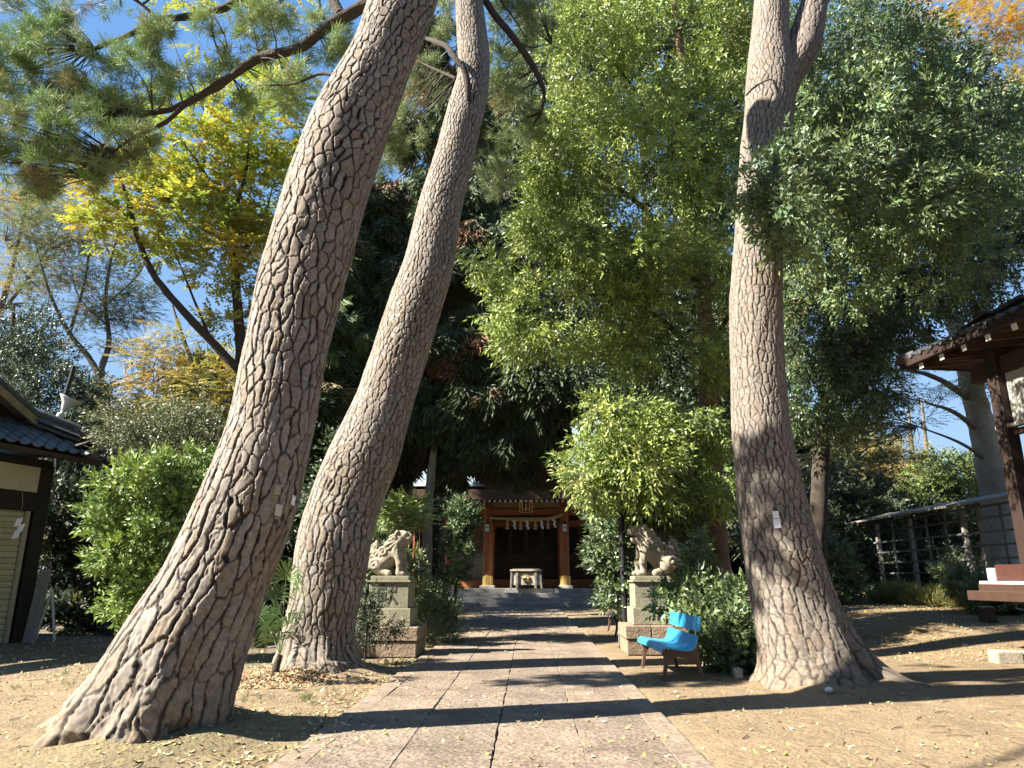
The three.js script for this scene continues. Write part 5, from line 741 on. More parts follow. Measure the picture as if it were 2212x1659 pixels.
{
  const a = thing('lion_dog_statue', 'weathered stone lion-dog on the left pedestal, facing the path', 'statue', V(pedL.x - 0.02, 1.222, pedL.z), -0.3);
  part('body', lionGeo(false, 4).scale(0.94, 0.94, 0.94), statueStone, a);
  const b = thing('lion_dog_statue', 'curly-maned stone lion-dog on the right pedestal behind the blue bench', 'statue', V(pedR.x + 0.04, 1.222, pedR.z), Math.PI + 0.22);
  part('body', lionGeo(true, 9).scale(1.1, 1.1, 1.1), statueStone, b);
}
// ---------------------------------------------------------------- benches
function bench(label, p, turn, seatMat) {
  const t = thing('park_bench', label, 'bench', p, turn, undefined), L = 1.7;           // local x: front (-) to back (+), z along the bench
  const prof = [[-0.27, 0.36], [-0.262, 0.40], [-0.235, 0.425], [-0.19, 0.428], [-0.06, 0.405], [0.07, 0.393], [0.135, 0.402], [0.172, 0.435], [0.19, 0.5], [0.208, 0.565]];
  const curve = new THREE.SplineCurve(prof.map((q) => new THREE.Vector2(...q))).getPoints(28), outline = [];
  for (const q of curve) outline.push([q.x, q.y]);
  for (let i = curve.length - 1; i >= 0; i--) { const a = curve[Math.max(0, i - 1)], b = curve[Math.min(curve.length - 1, i + 1)], n = new THREE.Vector2(b.y - a.y, -(b.x - a.x)).normalize(); outline.push([curve[i].x + n.x * 0.016, curve[i].y + n.y * 0.016]); }
  for (const k of [0, 1]) part('seat_shell', extrude(outline, L / 2 - 0.012, 0.003).translate(0, 0, -L / 2 + k * L / 2 + 0.006), seatMat, t);
  part('backrest', extrude([[0.232, 0.62], [0.248, 0.615], [0.268, 0.79], [0.252, 0.795]], L - 0.02, 0.004).translate(0, 0, -L / 2 + 0.01), seatMat, t);
  const side = [[-0.235, 0.36], [-0.21, 0.385], [0.1, 0.365], [0.19, 0.43], [0.215, 0.50], [0.238, 0.50], [0.235, 0.36], [0.262, 0.2], [0.30, 0], [0.268, 0], [0.225, 0.16], [0.195, 0.245], [0.14, 0.285], [0.0, 0.295], [-0.10, 0.29], [-0.15, 0.255], [-0.175, 0.17], [-0.22, 0], [-0.25, 0], [-0.215, 0.18], [-0.212, 0.29]];
  for (const z of [-0.75, 0.71]) part('leg_frame', extrude(side, 0.034, 0.004).translate(0, 0, z), castIron, t);
  for (const z of [-0.62, 0.66]) { part('back_bracket', box(0.014, 0.2, 0.03, 0.236, 0.6, z, 0.003, 0, 0, -0.1), chrome, t); }
  part('rod', tube([V(0.05, 0.37, -0.8), V(0.05, 0.37, 0.8)], [0.011], 8, 2), chrome, t); part('rod', tube([V(-0.19, 0.40, -0.84), V(-0.19, 0.40, 0.84)], [0.009], 8, 2), chrome, t);
  return t;
}
{
  const f0 = grd(1414.6, 1473), b0 = grd(1500, 1470.8), f1 = grd(1393, 1434.7), b1 = grd(1463, 1428);
  const near = f0.clone().add(b0).multiplyScalar(0.5), far = f1.clone().add(b1).multiplyScalar(0.5), dir = far.clone().sub(near).normalize();
  const c = near.clone().addScaledVector(dir, 0.75);
  bench('sky-blue moulded park bench on dark legs beside the right edge of the path', V(c.x, gh(c.x, c.z), c.z), Math.atan2(-dir.x, -dir.z) + 0.13, blue).scale.setScalar(0.93);
  const g = grd(1325, 1372);
  bench('second bench, dark and in shade, beyond the right pedestal', V(g.x + 0.25, gh(g.x, g.z), g.z - 0.5), 0.0, std([0.03, 0.028, 0.03], { roughness: 0.5 }));
}
// ---------------------------------------------------------------- dark posts beside the pedestals
for (const [x, y, h, label] of [[1349, 1356, 3.6, 'dark lamp post in front of the bush left of the right pedestal'], [894, 1358, 2.6, 'dark post with a pale band behind the left pedestal'], [907, 1305, 6.2, 'tall thin dark post between the cypress trunks']]) {
  const g = x === 1349 ? V(at(1349, 1300, 13.3).x, 0, -13.3) : grd(x, y), t = thing('lamp_post', label, 'post', V(g.x, gh(g.x, g.z), g.z));
  part('pole', new THREE.CylinderGeometry(0.052, 0.06, h, 16).translate(0, h / 2, 0), blackMetal, t);
  part('base', new THREE.LatheGeometry([[0.13, -0.05], [0.13, 0.03], [0.09, 0.06], [0.075, 0.25], [0.062, 0.27]].map((q) => new THREE.Vector2(...q)), 18), blackMetal, t);
  if (h < 3) part('band', new THREE.CylinderGeometry(0.062, 0.062, 0.03, 16, 1).translate(0, 0.9, 0), whitePaint, t);
  part('lamp_head', new THREE.LatheGeometry([[0.0, 0.22], [0.05, 0.2], [0.16, 0.05], [0.15, 0.0], [0.05, -0.04], [0.05, -0.06]].map((q) => new THREE.Vector2(...q)), 18).translate(0, h, 0), blackMetal, t);
}

// ---------------------------------------------------------------- tiled storehouse on the left
{
  const K = grd(40, 1387); K.y = 0;
  const t = thing('storehouse', 'small tiled-roof storehouse with a roller shutter at the left edge', 'storehouse', K, -15 * Math.PI / 180), R = rng(81);
  t.updateMatrixWorld(true);
  const lo = (px, py, d) => t.worldToLocal(at(px, py, d));
  // local: x out towards the path, -z away from the camera
  part('wall', box(4.6, 3.4, 6, -2.42, 1.7, 3.05, 0), blackWood, t);
  part('corner_post', box(0.22, 3.4, 0.3, -0.09, 1.7, 0.0, 0.012), blackWood, t);
  const sh = part('roller_shutter', box(0.02, 2.46, 2.6, -0.085, 1.23, 1.6, 0), shutterMats[0], t);
  for (let i = 0; i < 22; i++) part('slat', extrude([[0, -0.05], [0.016, -0.042], [0.024, -0.01], [0.022, 0.03], [0.006, 0.052], [0, 0.052]], 2.58, 0.002).translate(-0.072, 0.06 + i * 0.111, 0.31), shutterMats[i * 7 % 3], sh);
  part('shutter_rail', box(0.08, 2.46, 0.075, -0.035, 1.23, 0.25, 0.006), std([0.42, 0.38, 0.25], { roughness: 0.5 }), t);
  part('lintel', box(0.14, 0.36, 3.0, -0.05, 2.65, 1.5, 0.012), blackWood, t);
  part('plaster_panel', box(0.05, 0.5, 2.6, -0.03, 3.085, 1.38, 0.004), plaster, t);
  part('upper_beam', box(0.14, 0.16, 3.2, -0.05, 3.42, 1.5, 0.01), blackWood, t);
  // zigzag paper on the shutter
  // eaves
  const EX = 0.82, EY = 3.56, EZ = -0.95, TW = 0.265, TL = 0.27, PITCH = 0.50;
  part('eave_board', box(0.05, 0.1, 7, EX - 0.08, EY - 0.06, EZ + 3.5, 0.006), darkWood, t);
  part('soffit', box(1.6, 0.03, 7, EX - 0.85, EY + 0.26, EZ + 3.5, 0, 0, 0, -Math.atan(PITCH)), blackWood, t);
  part('end_soffit', box(4, 0.03, 1.6, -1.4, EY + 0.26, EZ + 0.8, 0, Math.atan(PITCH)), blackWood, t);
  // pan-and-roll tile: rolled edge on one side, shallow pan on the other
  const prof = []; for (let i = 0; i <= 10; i++) { const u = i / 10; prof.push([u * TW, u < 0.36 ? 0.045 * Math.sin(u / 0.36 * Math.PI) : -0.018 * Math.sin((u - 0.36) / 0.64 * Math.PI)]); }
  for (let i = 10; i >= 0; i--) prof.push([prof[i][0], prof[i][1] - 0.018]);
  const tile = extrude(prof, TL + 0.05, 0.002); tile.translate(-TW / 2, 0, -(TL + 0.05));        // x across, runs up towards -z
  const roof = part('tile_bed', box(1.75, 0.05, 6.6, EX - 0.9, EY + 0.36, EZ + 4.0, 0, 0, 0, -Math.atan(PITCH)), tileMats[2], t);
  for (let r = 0; r < 6; r++) for (let c = 0; c < 15; c++) {
    const z = EZ + 0.15 + c * TW, x = EX - r * TL * 0.9; if (z < EZ + r * TL * 0.9 - 0.05) continue;
    const m = part('roof_tile', tile, tileMats[Math.floor(R() * 4)], roof); m.position.set(x, EY + 0.045 + (EX - x) * PITCH, z);
    m.rotation.set(0, Math.PI / 2, 0, 'YXZ'); m.rotation.order = 'YXZ'; m.rotation.x = Math.atan(PITCH) - 0.07;
  }
  // gable above the skirt, with barge board and ridge end
  const GX = -0.55, gf = V(GX, 4.22, 0.15), ga = V(GX, 5.35, 2.35), gb = V(GX, 4.22, 4.55);
  const gs = new THREE.Shape([[-gf.z, gf.y], [-ga.z, ga.y], [-gb.z, gb.y]].map((q) => new THREE.Vector2(...q)));
  part('gable_wall', new THREE.ExtrudeGeometry(gs, { depth: 0.1, bevelEnabled: false }).rotateY(Math.PI / 2).translate(GX - 0.1, 0, 0), blackWood, t);
  const barge = (a, b, m, off, w) => { const d = b.clone().sub(a), g = box(0.09, w, d.length() + 0.2, 0, 0, 0, 0.012); g.lookAt?.(V()); const q = new THREE.Quaternion().setFromUnitVectors(V(0, 0, 1), d.clone().normalize()); g.applyQuaternion(q); g.translate((a.x + b.x) / 2 + off, (a.y + b.y) / 2, (a.z + b.z) / 2); return part('barge_board', g, m, t); };
  barge(gf, ga, std(k55([0.22, 0.17, 0.10]), { map: woodTone, roughness: 0.8 }), 0.32, 0.16); barge(gb, ga, eaveWood, 0.32, 0.16);
  for (const s of [0, 1]) { const a = s ? gb : gf, d = ga.clone().sub(a), g = box(4, 0.1, d.length() + 0.5, 0, 0, 0, 0.02); g.applyQuaternion(new THREE.Quaternion().setFromUnitVectors(V(0, 0, 1), d.clone().normalize())); g.translate(GX - 1.62, (a.y + ga.y) / 2 + 0.15, (a.z + ga.z) / 2); part('upper_roof', g, tileMats[0], t); }
  // row of rolls along the verge and the hip ridge, tile by tile
  const roll = new THREE.CylinderGeometry(0.075, 0.08, 0.26, 12).rotateX(Math.PI / 2);
  const rollRow = (a, b, n, name, big = 1) => { const d = b.clone().sub(a); for (let i = 0; i < n; i++) { const m = part(name, roll, tileMats[Math.floor(R() * 4)], t); m.position.copy(a).addScaledVector(d, (i + 0.5) / n); m.quaternion.setFromUnitVectors(V(0, 0, 1), d.clone().normalize()); m.scale.set(big, big, d.length() / n / 0.245); } };
  rollRow(gf.clone().add(V(0.26, 0.2, 0)), ga.clone().add(V(0.26, 0.2, 0)), 9, 'verge_tile', 0.8);
  rollRow(ga.clone().add(V(0.3, 0.34, 0)), ga.clone().add(V(-3.6, 0.34, 0)), 12, 'ridge_tile', 1.5);
  const h0 = V(-0.42, 4.34, 0.28), h1 = V(0.28, 4.0, -0.42), h2 = V(EX + 0.02, EY + 0.1, EZ);
  for (const dy of [0, 0.1]) for (const q of [-0.11, 0.11]) { const d = h1.clone().sub(h0), g = box(0.2, 0.035, d.length(), 0, 0, 0, 0.01); g.applyQuaternion(new THREE.Quaternion().setFromUnitVectors(V(0, 0, 1), d.clone().normalize())); g.translate((h0.x + h1.x) / 2 + q * 0.7, (h0.y + h1.y) / 2 - 0.02 + dy, (h0.z + h1.z) / 2 + q * 0.7); part('ridge_course', g, tileMats[1 + (dy > 0 ? 1 : 0)], t); }
  rollRow(h0.clone().add(V(0, 0.18, 0)), h1.clone().add(V(0, 0.18, 0)), 4, 'hip_tile', 1.25); rollRow(h1.clone().add(V(0, 0.0, 0)), h2, 4, 'hip_tile', 0.8);
  part('hip_end', box(0.26, 0.3, 0.12, h1.x + 0.03, h1.y + 0.12, h1.z - 0.03, 0.05, 0, Math.PI * 0.75), tileMats[2], t);
  part('ridge_end', new THREE.DodecahedronGeometry(0.26, 1).scale(0.55, 1.05, 0.9).translate(GX + 0.45, 5.75, 2.3), tileMats[3], t);
}
{
  const g = grd(68, 1385), t = thing('stepladder', 'thin white metal stepladder standing at the storehouse corner', 'stepladder', V(g.x + 0.25, 0, g.z), 0.5);
  for (const s of [-1, 1]) { part('rail', tube([V(-0.16 + 0.0, 0, s * 0.16), V(0, 0.98, s * 0.11)], [0.012], 6, 2), whitePaint, t); part('rail', tube([V(0.17, 0, s * 0.16), V(0, 0.98, s * 0.11)], [0.012], 6, 2), whitePaint, t); }
  for (let k = 1; k < 4; k++) part('rung', box(0.06, 0.02, 0.3 - k * 0.02, 0.17 - k * 0.043, k * 0.25, 0, 0.004), whitePaint, t);
}
{
  const g = grd(58, 1388), t = thing('leaning_plank', 'grey plank leaning against the storehouse corner post', 'plank', V(g.x + 0.12, 0, g.z + 0.05), -0.2);
  part('board', box(0.26, 1.36, 0.035, 0, 0.68, 0, 0.006, -0.10), greyWood, t); part('batten', box(0.2, 0.05, 0.03, 0, 0.3, 0.02, 0.004, -0.10), greyWood, t);
}
{ // folded paper charm hung before the shutter
  const g = at(40, 1140, 13.6), t = thing('paper_streamer', 'white zigzag paper streamer hung before the storehouse shutter', 'paper streamer', V(g.x - 0.0, g.y - 0.2, g.z), 0.5);
  const P = [], I = []; for (let k = 0; k < 3; k++) { const b = k * 4, y = 0.33 - k * 0.11, x = k % 2 ? 0.0 : -0.05; P.push(x, y + 0.03, 0, x + 0.1, y + 0.07, 0.01, x + 0.07, y - 0.09, 0.02, x - 0.03, y - 0.12, 0.01); I.push(b, b + 1, b + 2, b, b + 2, b + 3); }
  part('paper', geoOf(P, I), whitePaper, t); part('cord', tube([V(-0.02, 0.38, 0), V(0, 0.65, 0), V(-0.1, 1.1, 0)], [0.004], 5, 4), straw, t);
}
{ // horn loudspeaker on a pole behind the storehouse roof
  const b = at(118, 1330, 17), top = at(160, 792, 17), t = thing('horn_loudspeaker', 'pale horn loudspeaker on a dark pole behind the storehouse roof', 'loudspeaker', V(b.x, 0, b.z));
  const rel = (v) => v.sub(t.position);
  part('pole', tube([V(0, -0.1, 0), rel(at(132, 900, 17)), rel(top)], [0.06, 0.055, 0.05], 10, 10), blackMetal, t);
  const hp = rel(at(143, 878, 16.6)), horn = new THREE.LatheGeometry([[0.0, -0.34], [0.08, -0.34], [0.085, -0.2], [0.04, -0.18], [0.05, -0.08], [0.12, 0.08], [0.25, 0.22], [0.262, 0.22], [0.262, 0.205], [0.135, 0.07], [0.07, -0.1]].map((q) => new THREE.Vector2(...q)), 28);
  horn.applyQuaternion(new THREE.Quaternion().setFromUnitVectors(V(0, 1, 0), V(0.35, 0.85, -0.05).normalize())); part('horn', horn.translate(hp.x, hp.y, hp.z), std([0.55, 0.55, 0.52], { roughness: 0.45, side: THREE.DoubleSide }), t);
  part('bracket', tube([rel(at(130, 895, 17)), hp.clone().add(V(-0.05, 0.02, -0.05))], [0.02], 6, 2), blackMetal, t);
}
// ---------------------------------------------------------------- roofed stage on the right
{
  const t = thing('roofed_stage', 'red-brown roofed wooden stage with white rafter tips at the right edge', 'stage', V(7.2, 0.0, -12), 0.155), R = rng(91);
  const stageWood = std(k55([0.024, 0.011, 0.007]), { map: woodTone, roughness: 0.65 });
  // local: x into the building, z towards the camera
  part('floor', box(6, 0.16, 7, 3.0, 1.02, 3.4, 0.01), darkWood, t);
  part('floor_edge', box(0.1, 0.1, 7, 0.06, 1.09, 3.42, 0.008), whitePaint, t); part('floor_edge', box(6, 0.1, 0.1, 3.12, 1.09, -0.08, 0.008), whitePaint, t);
  part('kick_board', box(0.06, 0.24, 6.7, 0.16, 1.27, 3.5, 0.008), std(k55([0.05, 0.016, 0.009]), { map: woodTone, roughness: 0.6 }), t); part('kick_board_end', box(0.1, 0.2, 0.12, 0.13, 1.24, 0.09, 0.01), whitePaint, t);
  part('skirt_beam', box(0.16, 0.15, 7.2, -0.06, 0.92, 3.4, 0.012), darkWood, t);
  for (let k = 0; k < 5; k++) part('floor_post', box(0.16, 0.9, 0.16, 0.6, 0.4, 0.5 + k * 1.4, 0.01), darkWood, t);
  part('underfloor_wall', box(4, 0.86, 0.1, 3, 0.42, 2.2, 0), blackWood, t); part('underfloor_wall', box(0.1, 0.86, 5, 1.4, 0.42, 3.2, 0), blackWood, t);
  part('corner_post', box(0.22, 3.9, 0.22, 0.52, 3.05, 0.45, 0.012), stageWood, t); part('post', box(0.2, 3.9, 0.2, 0.6, 3.05, 2.9, 0.012), stageWood, t);
  part('rail', box(0.1, 0.1, 6, 0.56, 3.46, 3.3, 0.01), darkWood, t); part('rail', box(0.14, 0.06, 6, 0.5, 3.56, 3.3, 0.008), greyWood, t); part('beam', box(0.2, 0.3, 6.6, 0.6, 4.58, 3.2, 0.012), darkWood, t);
  part('plaster_panel', box(0.04, 0.9, 2.2, 0.56, 4.0, 1.68, 0.003), std([0.36, 0.345, 0.305], { roughness: 0.95, bumpMap: bumpFine, bumpScale: 0.0015 }), t); part('plaster_panel', box(0.04, 0.86, 2.1, 0.63, 4.0, 4.1, 0.003), std([0.36, 0.345, 0.305], { roughness: 0.95 }), t);
  for (let k = 0; k < 12; k++) part('wall_board', box(0.04, 2.2, 0.19, 0.72, 2.3, 0.72 + k * 0.196, 0.006), k % 2 ? darkWood : blackWood, t);
  // eaves: rafters with white tips, fascia, tiles
  for (let k = 0; k < 9; k++) { const z = -0.5 + k * 0.52; const r = part('rafter', box(1.6, 0.1, 0.09, 0.72, 4.98, z, 0.006, 0, 0, 0.16), darkWood, t); part('rafter_tip', box(0.014, 0.1, 0.1, -0.085, 4.86, z, 0.004, 0, 0, 0.16), whitePaint, r); }
  part('fascia', box(0.08, 0.14, 7, -0.14, 4.98, 2.6, 0.01), stageWood, t); part('end_fascia', box(6.6, 0.14, 0.08, 3.1, 4.98, -0.88, 0.01), stageWood, t);
  part('soffit', box(2.2, 0.04, 7, 0.94, 5.22, 2.6, 0, 0, 0, 0.2), darkWood, t); part('corner_rafter', box(0.14, 0.16, 2.2, 0.55, 4.95, -0.15, 0.01, 0.1, 0.785), darkWood, t);
  part('end_soffit', box(6.4, 0.04, 1.9, 3.2, 5.14, 0.06, 0, -0.2), darkWood, t);
  part('roof', box(3.4, 0.06, 7, 1.6, 5.3, 2.6, 0, 0, 0, 0.1), tileMats[2], t); part('roof', box(6, 0.06, 2.4, 3.2, 5.29, 0.3, 0, -0.1), tileMats[2], t);
  const roll = new THREE.CylinderGeometry(0.045, 0.05, 0.3, 10).rotateZ(Math.PI / 2);
  for (let k = 0; k < 26; k++) for (let r = 0; r < 2; r++) { const m = part('roof_tile', roll, tileMats[Math.floor(R() * 4)], t); m.position.set(-0.06 + r * 0.26, 5.09 + r * 0.03, -0.85 + k * 0.255); m.rotation.z = 0.12; }
  for (let k = 0; k < 5; k++) { const m = part('hip_tile', roll, tileMats[1], t); m.position.set(-0.1 + k * 0.2, 5.13 + k * 0.03, -0.85 + k * 0.2); m.rotation.set(0, -0.785, 0.2, 'YXZ'); m.scale.set(1, 1.4, 1.4); }
}
// ---------------------------------------------------------------- roofed lattice rack
{
  const X = 11.35, Y = 0.46, t = thing('lattice_rack', 'roofed dark wooden lattice rack in front of the thicket on the right', 'rack', V(X, Y, -20));
  const zs = [-24.1, -23.05, -22.0, -21.05, -20.1, -19.3, -18.55, -17.7, -16.9, -16.1];
  zs.forEach((z, i) => { const thick = i % 3 === 2 || i === 0 || i === 6; part(thick ? 'post' : 'upright', thick ? box(0.11, 2.5, 0.11, 0, 1.22, z + 20, 0.008) : box(0.045, 1.75, 0.05, -0.03, 1.55, z + 20, 0.004), thick ? greyWood : std(k55([0.16, 0.15, 0.135]), { map: woodTone, roughness: 0.8 }), t); });
  for (const y of [0.86, 1.18, 1.5, 1.82, 2.16, 2.44]) part('rail', box(0.05, 0.05, 8.4, -0.07, y, -0.1, 0.004), std(k55([0.15, 0.145, 0.135]), { map: woodTone, roughness: 0.75 }), t);
  for (let k = 0; k < 12; k++) part('roof_board', box(0.95, 0.03, 0.77, -0.1, 2.62 + (k % 2) * 0.004, -4.7 + k * 0.78, 0.005, 0, 0, 0.26), greyWood, t);
  part('roof_edge', box(0.04, 0.06, 9.3, -0.56, 2.5, -0.4, 0.006), greyWood, t);
  part('brace', box(0.06, 0.06, 1.5, -0.1, 1.3, 3.5, 0.006, 0.7), greyWood, t);
}
// ---------------------------------------------------------------- small things on the ground
{
  const g = grd(2150, 1432), R = rng(6);
  for (let k = 0; k < 3; k++) { const x = g.x + 0.1 + k * 0.42, z = g.z + 0.1 + k * 0.05, t = thing('kerb_block', ['left rough pale stone block of the low row at the right edge', 'middle rough pale stone block of the low row at the right edge', 'last rough pale stone block of the low row at the right edge'][k], 'stone block', V(x, gh(x, z) - 0.02, z), 0.1 * (R() - 0.5)); part('block', new RoundedBoxGeometry(0.39, 0.2, 0.24, 3, 0.035).translate(0, 0.09, 0), std(k55([0.34 + 0.05 * R(), 0.31, 0.24]), { map: stoneTone, bumpMap: slabBump, bumpScale: 0.02, roughness: 0.95 }), t); }
}
{
  const x = 8.75, z = -14.6, t = thing('tree_stump', 'dark sawn stump among the weeds left of the stage', 'stump', V(x, gh(x, z) - 0.02, z));
  part('stump', trunkLike(0.15, 0.3), barkDark, t); part('cut_face', new THREE.CylinderGeometry(0.135, 0.138, 0.012, 20).translate(0, 0.288, 0), greyWood, t);
}
function trunkLike(r, h) { const pts = []; for (let i = 0; i <= 6; i++) pts.push(V(0, i / 6 * h - 0.03, 0)); return tube(pts, [r * 1.25, r * 1.05, r, r * 0.98], 22, 14, 0.5, 7); }
{
  const p = [[1740, 730], [1790, 770], [1830, 805], [1860, 800], [1900, 790], [1950, 815], [1975, 860], [1965, 915], [2010, 925], [2080, 945]].map(([x, y], i) => at((3100 + x / 2.765) * 0.576, (1950 + y / 2.765) * 0.576, 15.2)), t = thing('garden_hose', 'pale hose hanging in a loop below the corner of the stage', 'hose');
  part('hose', tube(p, [0.014], 7, 70), std([0.45, 0.46, 0.42], { roughness: 0.5 }), t); settle(t, p[9].clone());
}
{
  const a = grd(1549, 1414), b = grd(1597, 1464), d = b.clone().sub(a), t = thing('edging_board', 'pale narrow edging board lying between the bush and the forked trunk', 'board', V((a.x + b.x) / 2, gh((a.x + b.x) / 2, (a.z + b.z) / 2), (a.z + b.z) / 2), Math.atan2(d.x, d.z));
  part('board', box(0.1, 0.12, d.length(), 0, 0.05, 0, 0.01), std(k55([0.42, 0.38, 0.31]), { map: stoneTone, bumpMap: bumpGrain, bumpScale: 0.003 }), t);
}
{
  const g = grd(1792, 1502), t = thing('pebble', 'white pebble at the foot of the forked trunk', 'stone', V(g.x, gh(g.x, g.z), g.z));
  part('stone', new THREE.IcosahedronGeometry(0.04, 2).scale(1.1, 0.8, 0.9).translate(0, 0.035, 0), std([0.62, 0.6, 0.55]), t);
}
// number tags nailed to the bark: found by looking from the camera to the trunk
{
  scene.updateMatrixWorld(true);
  const rc = new THREE.Raycaster();
  const onBark = (mesh, px, py) => { rc.set(camera.position, ray(px, py).normalize()); const h = rc.intersectObject(mesh, false)[0]; return h ? h.point : null; };
  const put = (mesh, px, py, w, h, mat, label, roll = 0) => {
    const p = onBark(mesh, px, py); if (!p) { console.log('no bark at', px, py); return; }
    const q = onBark(mesh, px - 14, py) ?? p, r = onBark(mesh, px + 14, py) ?? p, across = r.clone().sub(q).normalize(), n = across.clone().cross(V(0, 1, 0)).normalize(); if (n.z < 0) n.negate();
    const t = thing('tree_tag', label, 'tag', p.clone().addScaledVector(n, 0.022), Math.atan2(n.x, n.z)); t.rotation.z = roll;
    part('plate', box(w, h, 0.004, 0, 0, 0, 0.0015), mat, t); part('nail', new THREE.CylinderGeometry(0.004, 0.004, 0.03, 8).rotateX(Math.PI / 2).translate(0, h * 0.32, -0.004), chrome, t);
  };
  const w2 = std([0.78, 0.8, 0.82], { roughness: 0.5 }), c2 = std([0.5, 0.46, 0.38], { roughness: 0.7 });
  put(forkTrunk, 1676, 1112, 0.07, 0.085, w2, 'upper white tag on the forked trunk', 0.06);
  put(forkTrunk, 1679, 1131, 0.08, 0.11, w2, 'lower white tag on the forked trunk', 0.06);
  put(pineAtrunk, 598, 1102, 0.065, 0.095, c2, 'cream tag lowest of those on the nearest leaning pine', -0.1);
  put(pineAtrunk, 629, 1081, 0.05, 0.085, w2, 'pale tag on the right flank of the nearest leaning pine', -0.3);
  put(pineAtrunk, 597, 1058, 0.06, 0.085, std([0.34, 0.27, 0.2]), 'brown tag highest of those on the nearest leaning pine', -0.1);
}
// ---------------------------------------------------------------- fallen leaves and litter
{
  const P = [], I = []; leafShape(P, I, 0.046, 0.027, new THREE.Matrix4().makeRotationX(Math.PI / 2).setPosition(0, 0, -0.03), 0.25, 0.25); const g = geoOf(P, I);
  const R = rng(99), M = [], C = [], q = new THREE.Quaternion(), e = new THREE.Euler(), m = new THREE.Matrix4();
  const add = (x, z, cols, sc = 1, lift = 0) => { const y = onPath(x, z) ? 0.031 : gh(x, z) + 0.008; q.setFromEuler(e.set((R() - 0.5) * 0.7, R() * 6.28, (R() - 0.5) * 0.7)); const s = sc * (0.6 + 0.8 * R()); m.compose(V(x, y + lift * R(), z), q, V(s, s, s)); M.push(m.clone()); const c = cols[Math.floor(R() * cols.length)], k = 0.75 + 0.5 * R(); C.push(c[0] * k, c[1] * k, c[2] * k); };
  const yel = [[0.42, 0.35, 0.12], [0.46, 0.4, 0.2], [0.38, 0.31, 0.09], [0.48, 0.43, 0.26], [0.3, 0.18, 0.07]], rust = [[0.26, 0.13, 0.06], [0.34, 0.18, 0.07], [0.2, 0.12, 0.07], [0.42, 0.3, 0.14]], drab = [[0.3, 0.25, 0.15], [0.2, 0.15, 0.09], [0.4, 0.34, 0.2], [0.45, 0.36, 0.14]];
  for (let i = 0; i < 620; i++) { const z = -4 - 27 * R() * R() - 1; add(-2 + R() * 6.5, z, yel); }
  for (let i = 0; i < 700; i++) add(-6 + R() * 4.4, -4.5 - R() * 6, yel.concat(drab));
  for (let i = 0; i < 350; i++) { const z = -4.5 - R() * 9; add(PL - 0.05 - R() * R() * 0.7, z, yel); }
  for (let i = 0; i < 3200; i++) { const a = R() * 6.28, r = Math.sqrt(R()); add(-3.1 + Math.cos(a) * 0.8 * r, -9.05 + Math.sin(a) * 0.6 * r, rust.concat(drab), 1.1, 0.1 * (1 - r)); }
  for (let i = 0; i < 7000; i++) add(3 + R() * 12, -11.2 - R() * 15, yel.concat(drab, [[0.5, 0.3, 0.06]]), 1.1, 0.02);
  for (let i = 0; i < 2600; i++) add(-12 + R() * 9.5, -9 - R() * 9, drab, 1.2, 0.02);
  for (let i = 0; i < 1200; i++) add(-1.7 + R() * 6, -14 - R() * 17, drab.concat(yel), 1.1);
  for (let i = 0; i < 260; i++) { const a = R() * 6.28; add(-2.1 + Math.cos(a) * (0.5 + R() * 0.5), -6 + Math.sin(a) * (0.5 + R() * 0.5), yel.concat(drab)); }
  const mesh = new THREE.InstancedMesh(g, deadLeaf, M.length), c = new THREE.Color(); M.forEach((x, i) => { mesh.setMatrixAt(i, x); mesh.setColorAt(i, c.setRGB(C[i * 3], C[i * 3 + 1], C[i * 3 + 2])); });
  mesh.name = 'fallen_leaves'; mesh.castShadow = mesh.receiveShadow = true; stuff(mesh); tag(mesh, 'fallen yellow and brown leaves scattered over path and soil', 'leaves'); scene.add(mesh);
}
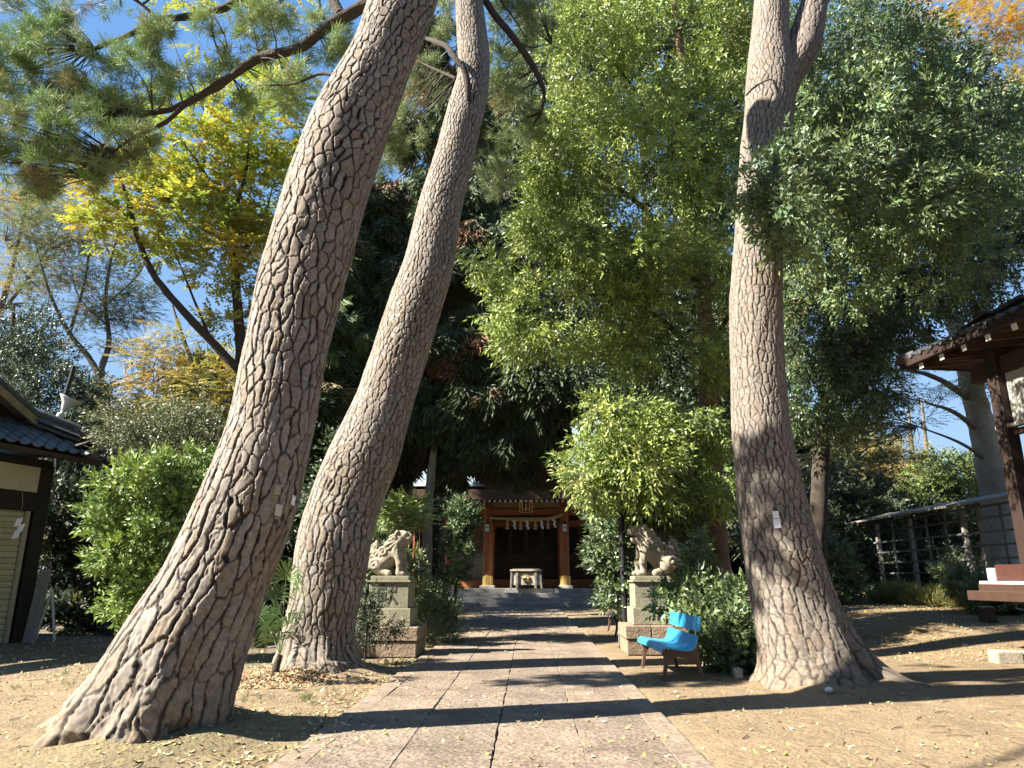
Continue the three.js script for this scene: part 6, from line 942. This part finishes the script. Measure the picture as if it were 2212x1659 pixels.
{ // small stones and twigs lying on the soil
  const R = rng(123), add = (name, geo, mat, n, f, label, cat) => { const mesh = new THREE.InstancedMesh(geo, mat, n), m = new THREE.Matrix4(), q = new THREE.Quaternion(), e = new THREE.Euler(), c = new THREE.Color(); for (let i = 0; i < n; i++) { let x, z; do { x = -7 + R() * 17; z = -4 - 11 * R() * R() - R(); } while (onPath(x, z)); const s = f(R); q.setFromEuler(e.set(0, R() * 6.28, 0)); m.compose(V(x, gh(x, z) + 0.002, z), q, V(s, s * (0.7 + 0.5 * R()), s)); mesh.setMatrixAt(i, m); const k = 0.55 + 0.9 * R(); mesh.setColorAt(i, c.setRGB(k, k * 0.95, k * 0.9)); } mesh.name = name; mesh.castShadow = mesh.receiveShadow = true; stuff(mesh); tag(mesh, label, cat); scene.add(mesh); };
  add('gravel', new THREE.IcosahedronGeometry(0.011, 1).scale(1.2, 0.6, 0.9), std([0.2, 0.165, 0.12]), 2600, (r) => 0.3 + 1.1 * r() * r(), 'tiny stones scattered over the bare soil', 'gravel');
  add('fallen_twigs', tube([V(-0.07, 0.004, 0), V(0, 0.007, 0.006), V(0.07, 0.004, -0.004)], [0.0035, 0.002], 5, 3), std([0.13, 0.09, 0.06]), 700, (r) => 0.3 + 1.1 * r(), 'short dry twigs lying on the bare soil', 'twigs');
}
cloud(scene, 'grass_tufts', SP.grass, matteLeaf, [[590, 1517, 7.6, 70, 8, 0.5, 9, 4, 0.12], [740, 1445, 9.6, 110, 10, 0.8, 12, 4, 0.14], [120, 1500, 7.6, 130, 20, 0.7, 10, 4, 0.14], [870, 1435, 10.8, 60, 8, 0.4, 16, 4, 0.1], [690, 1520, 7.2, 30, 6, 0.3, 6, 4, 0.1]].map((b) => { const g = grd(b[0], b[1]); b[2] = -g.z; return b; }), { seed: 88, up: 1.2, floor: -0.02, scale: [0.12, 0.3], cols: [[0.16, 0.19, 0.06, 3], [0.22, 0.2, 0.08, 2]] });
tag(scene.getObjectByName('grass_tufts'), 'sparse small green weeds on the soil beside the path', 'weeds');

console.log('sprigs', cloud.count);
renderer.render(scene, camera);
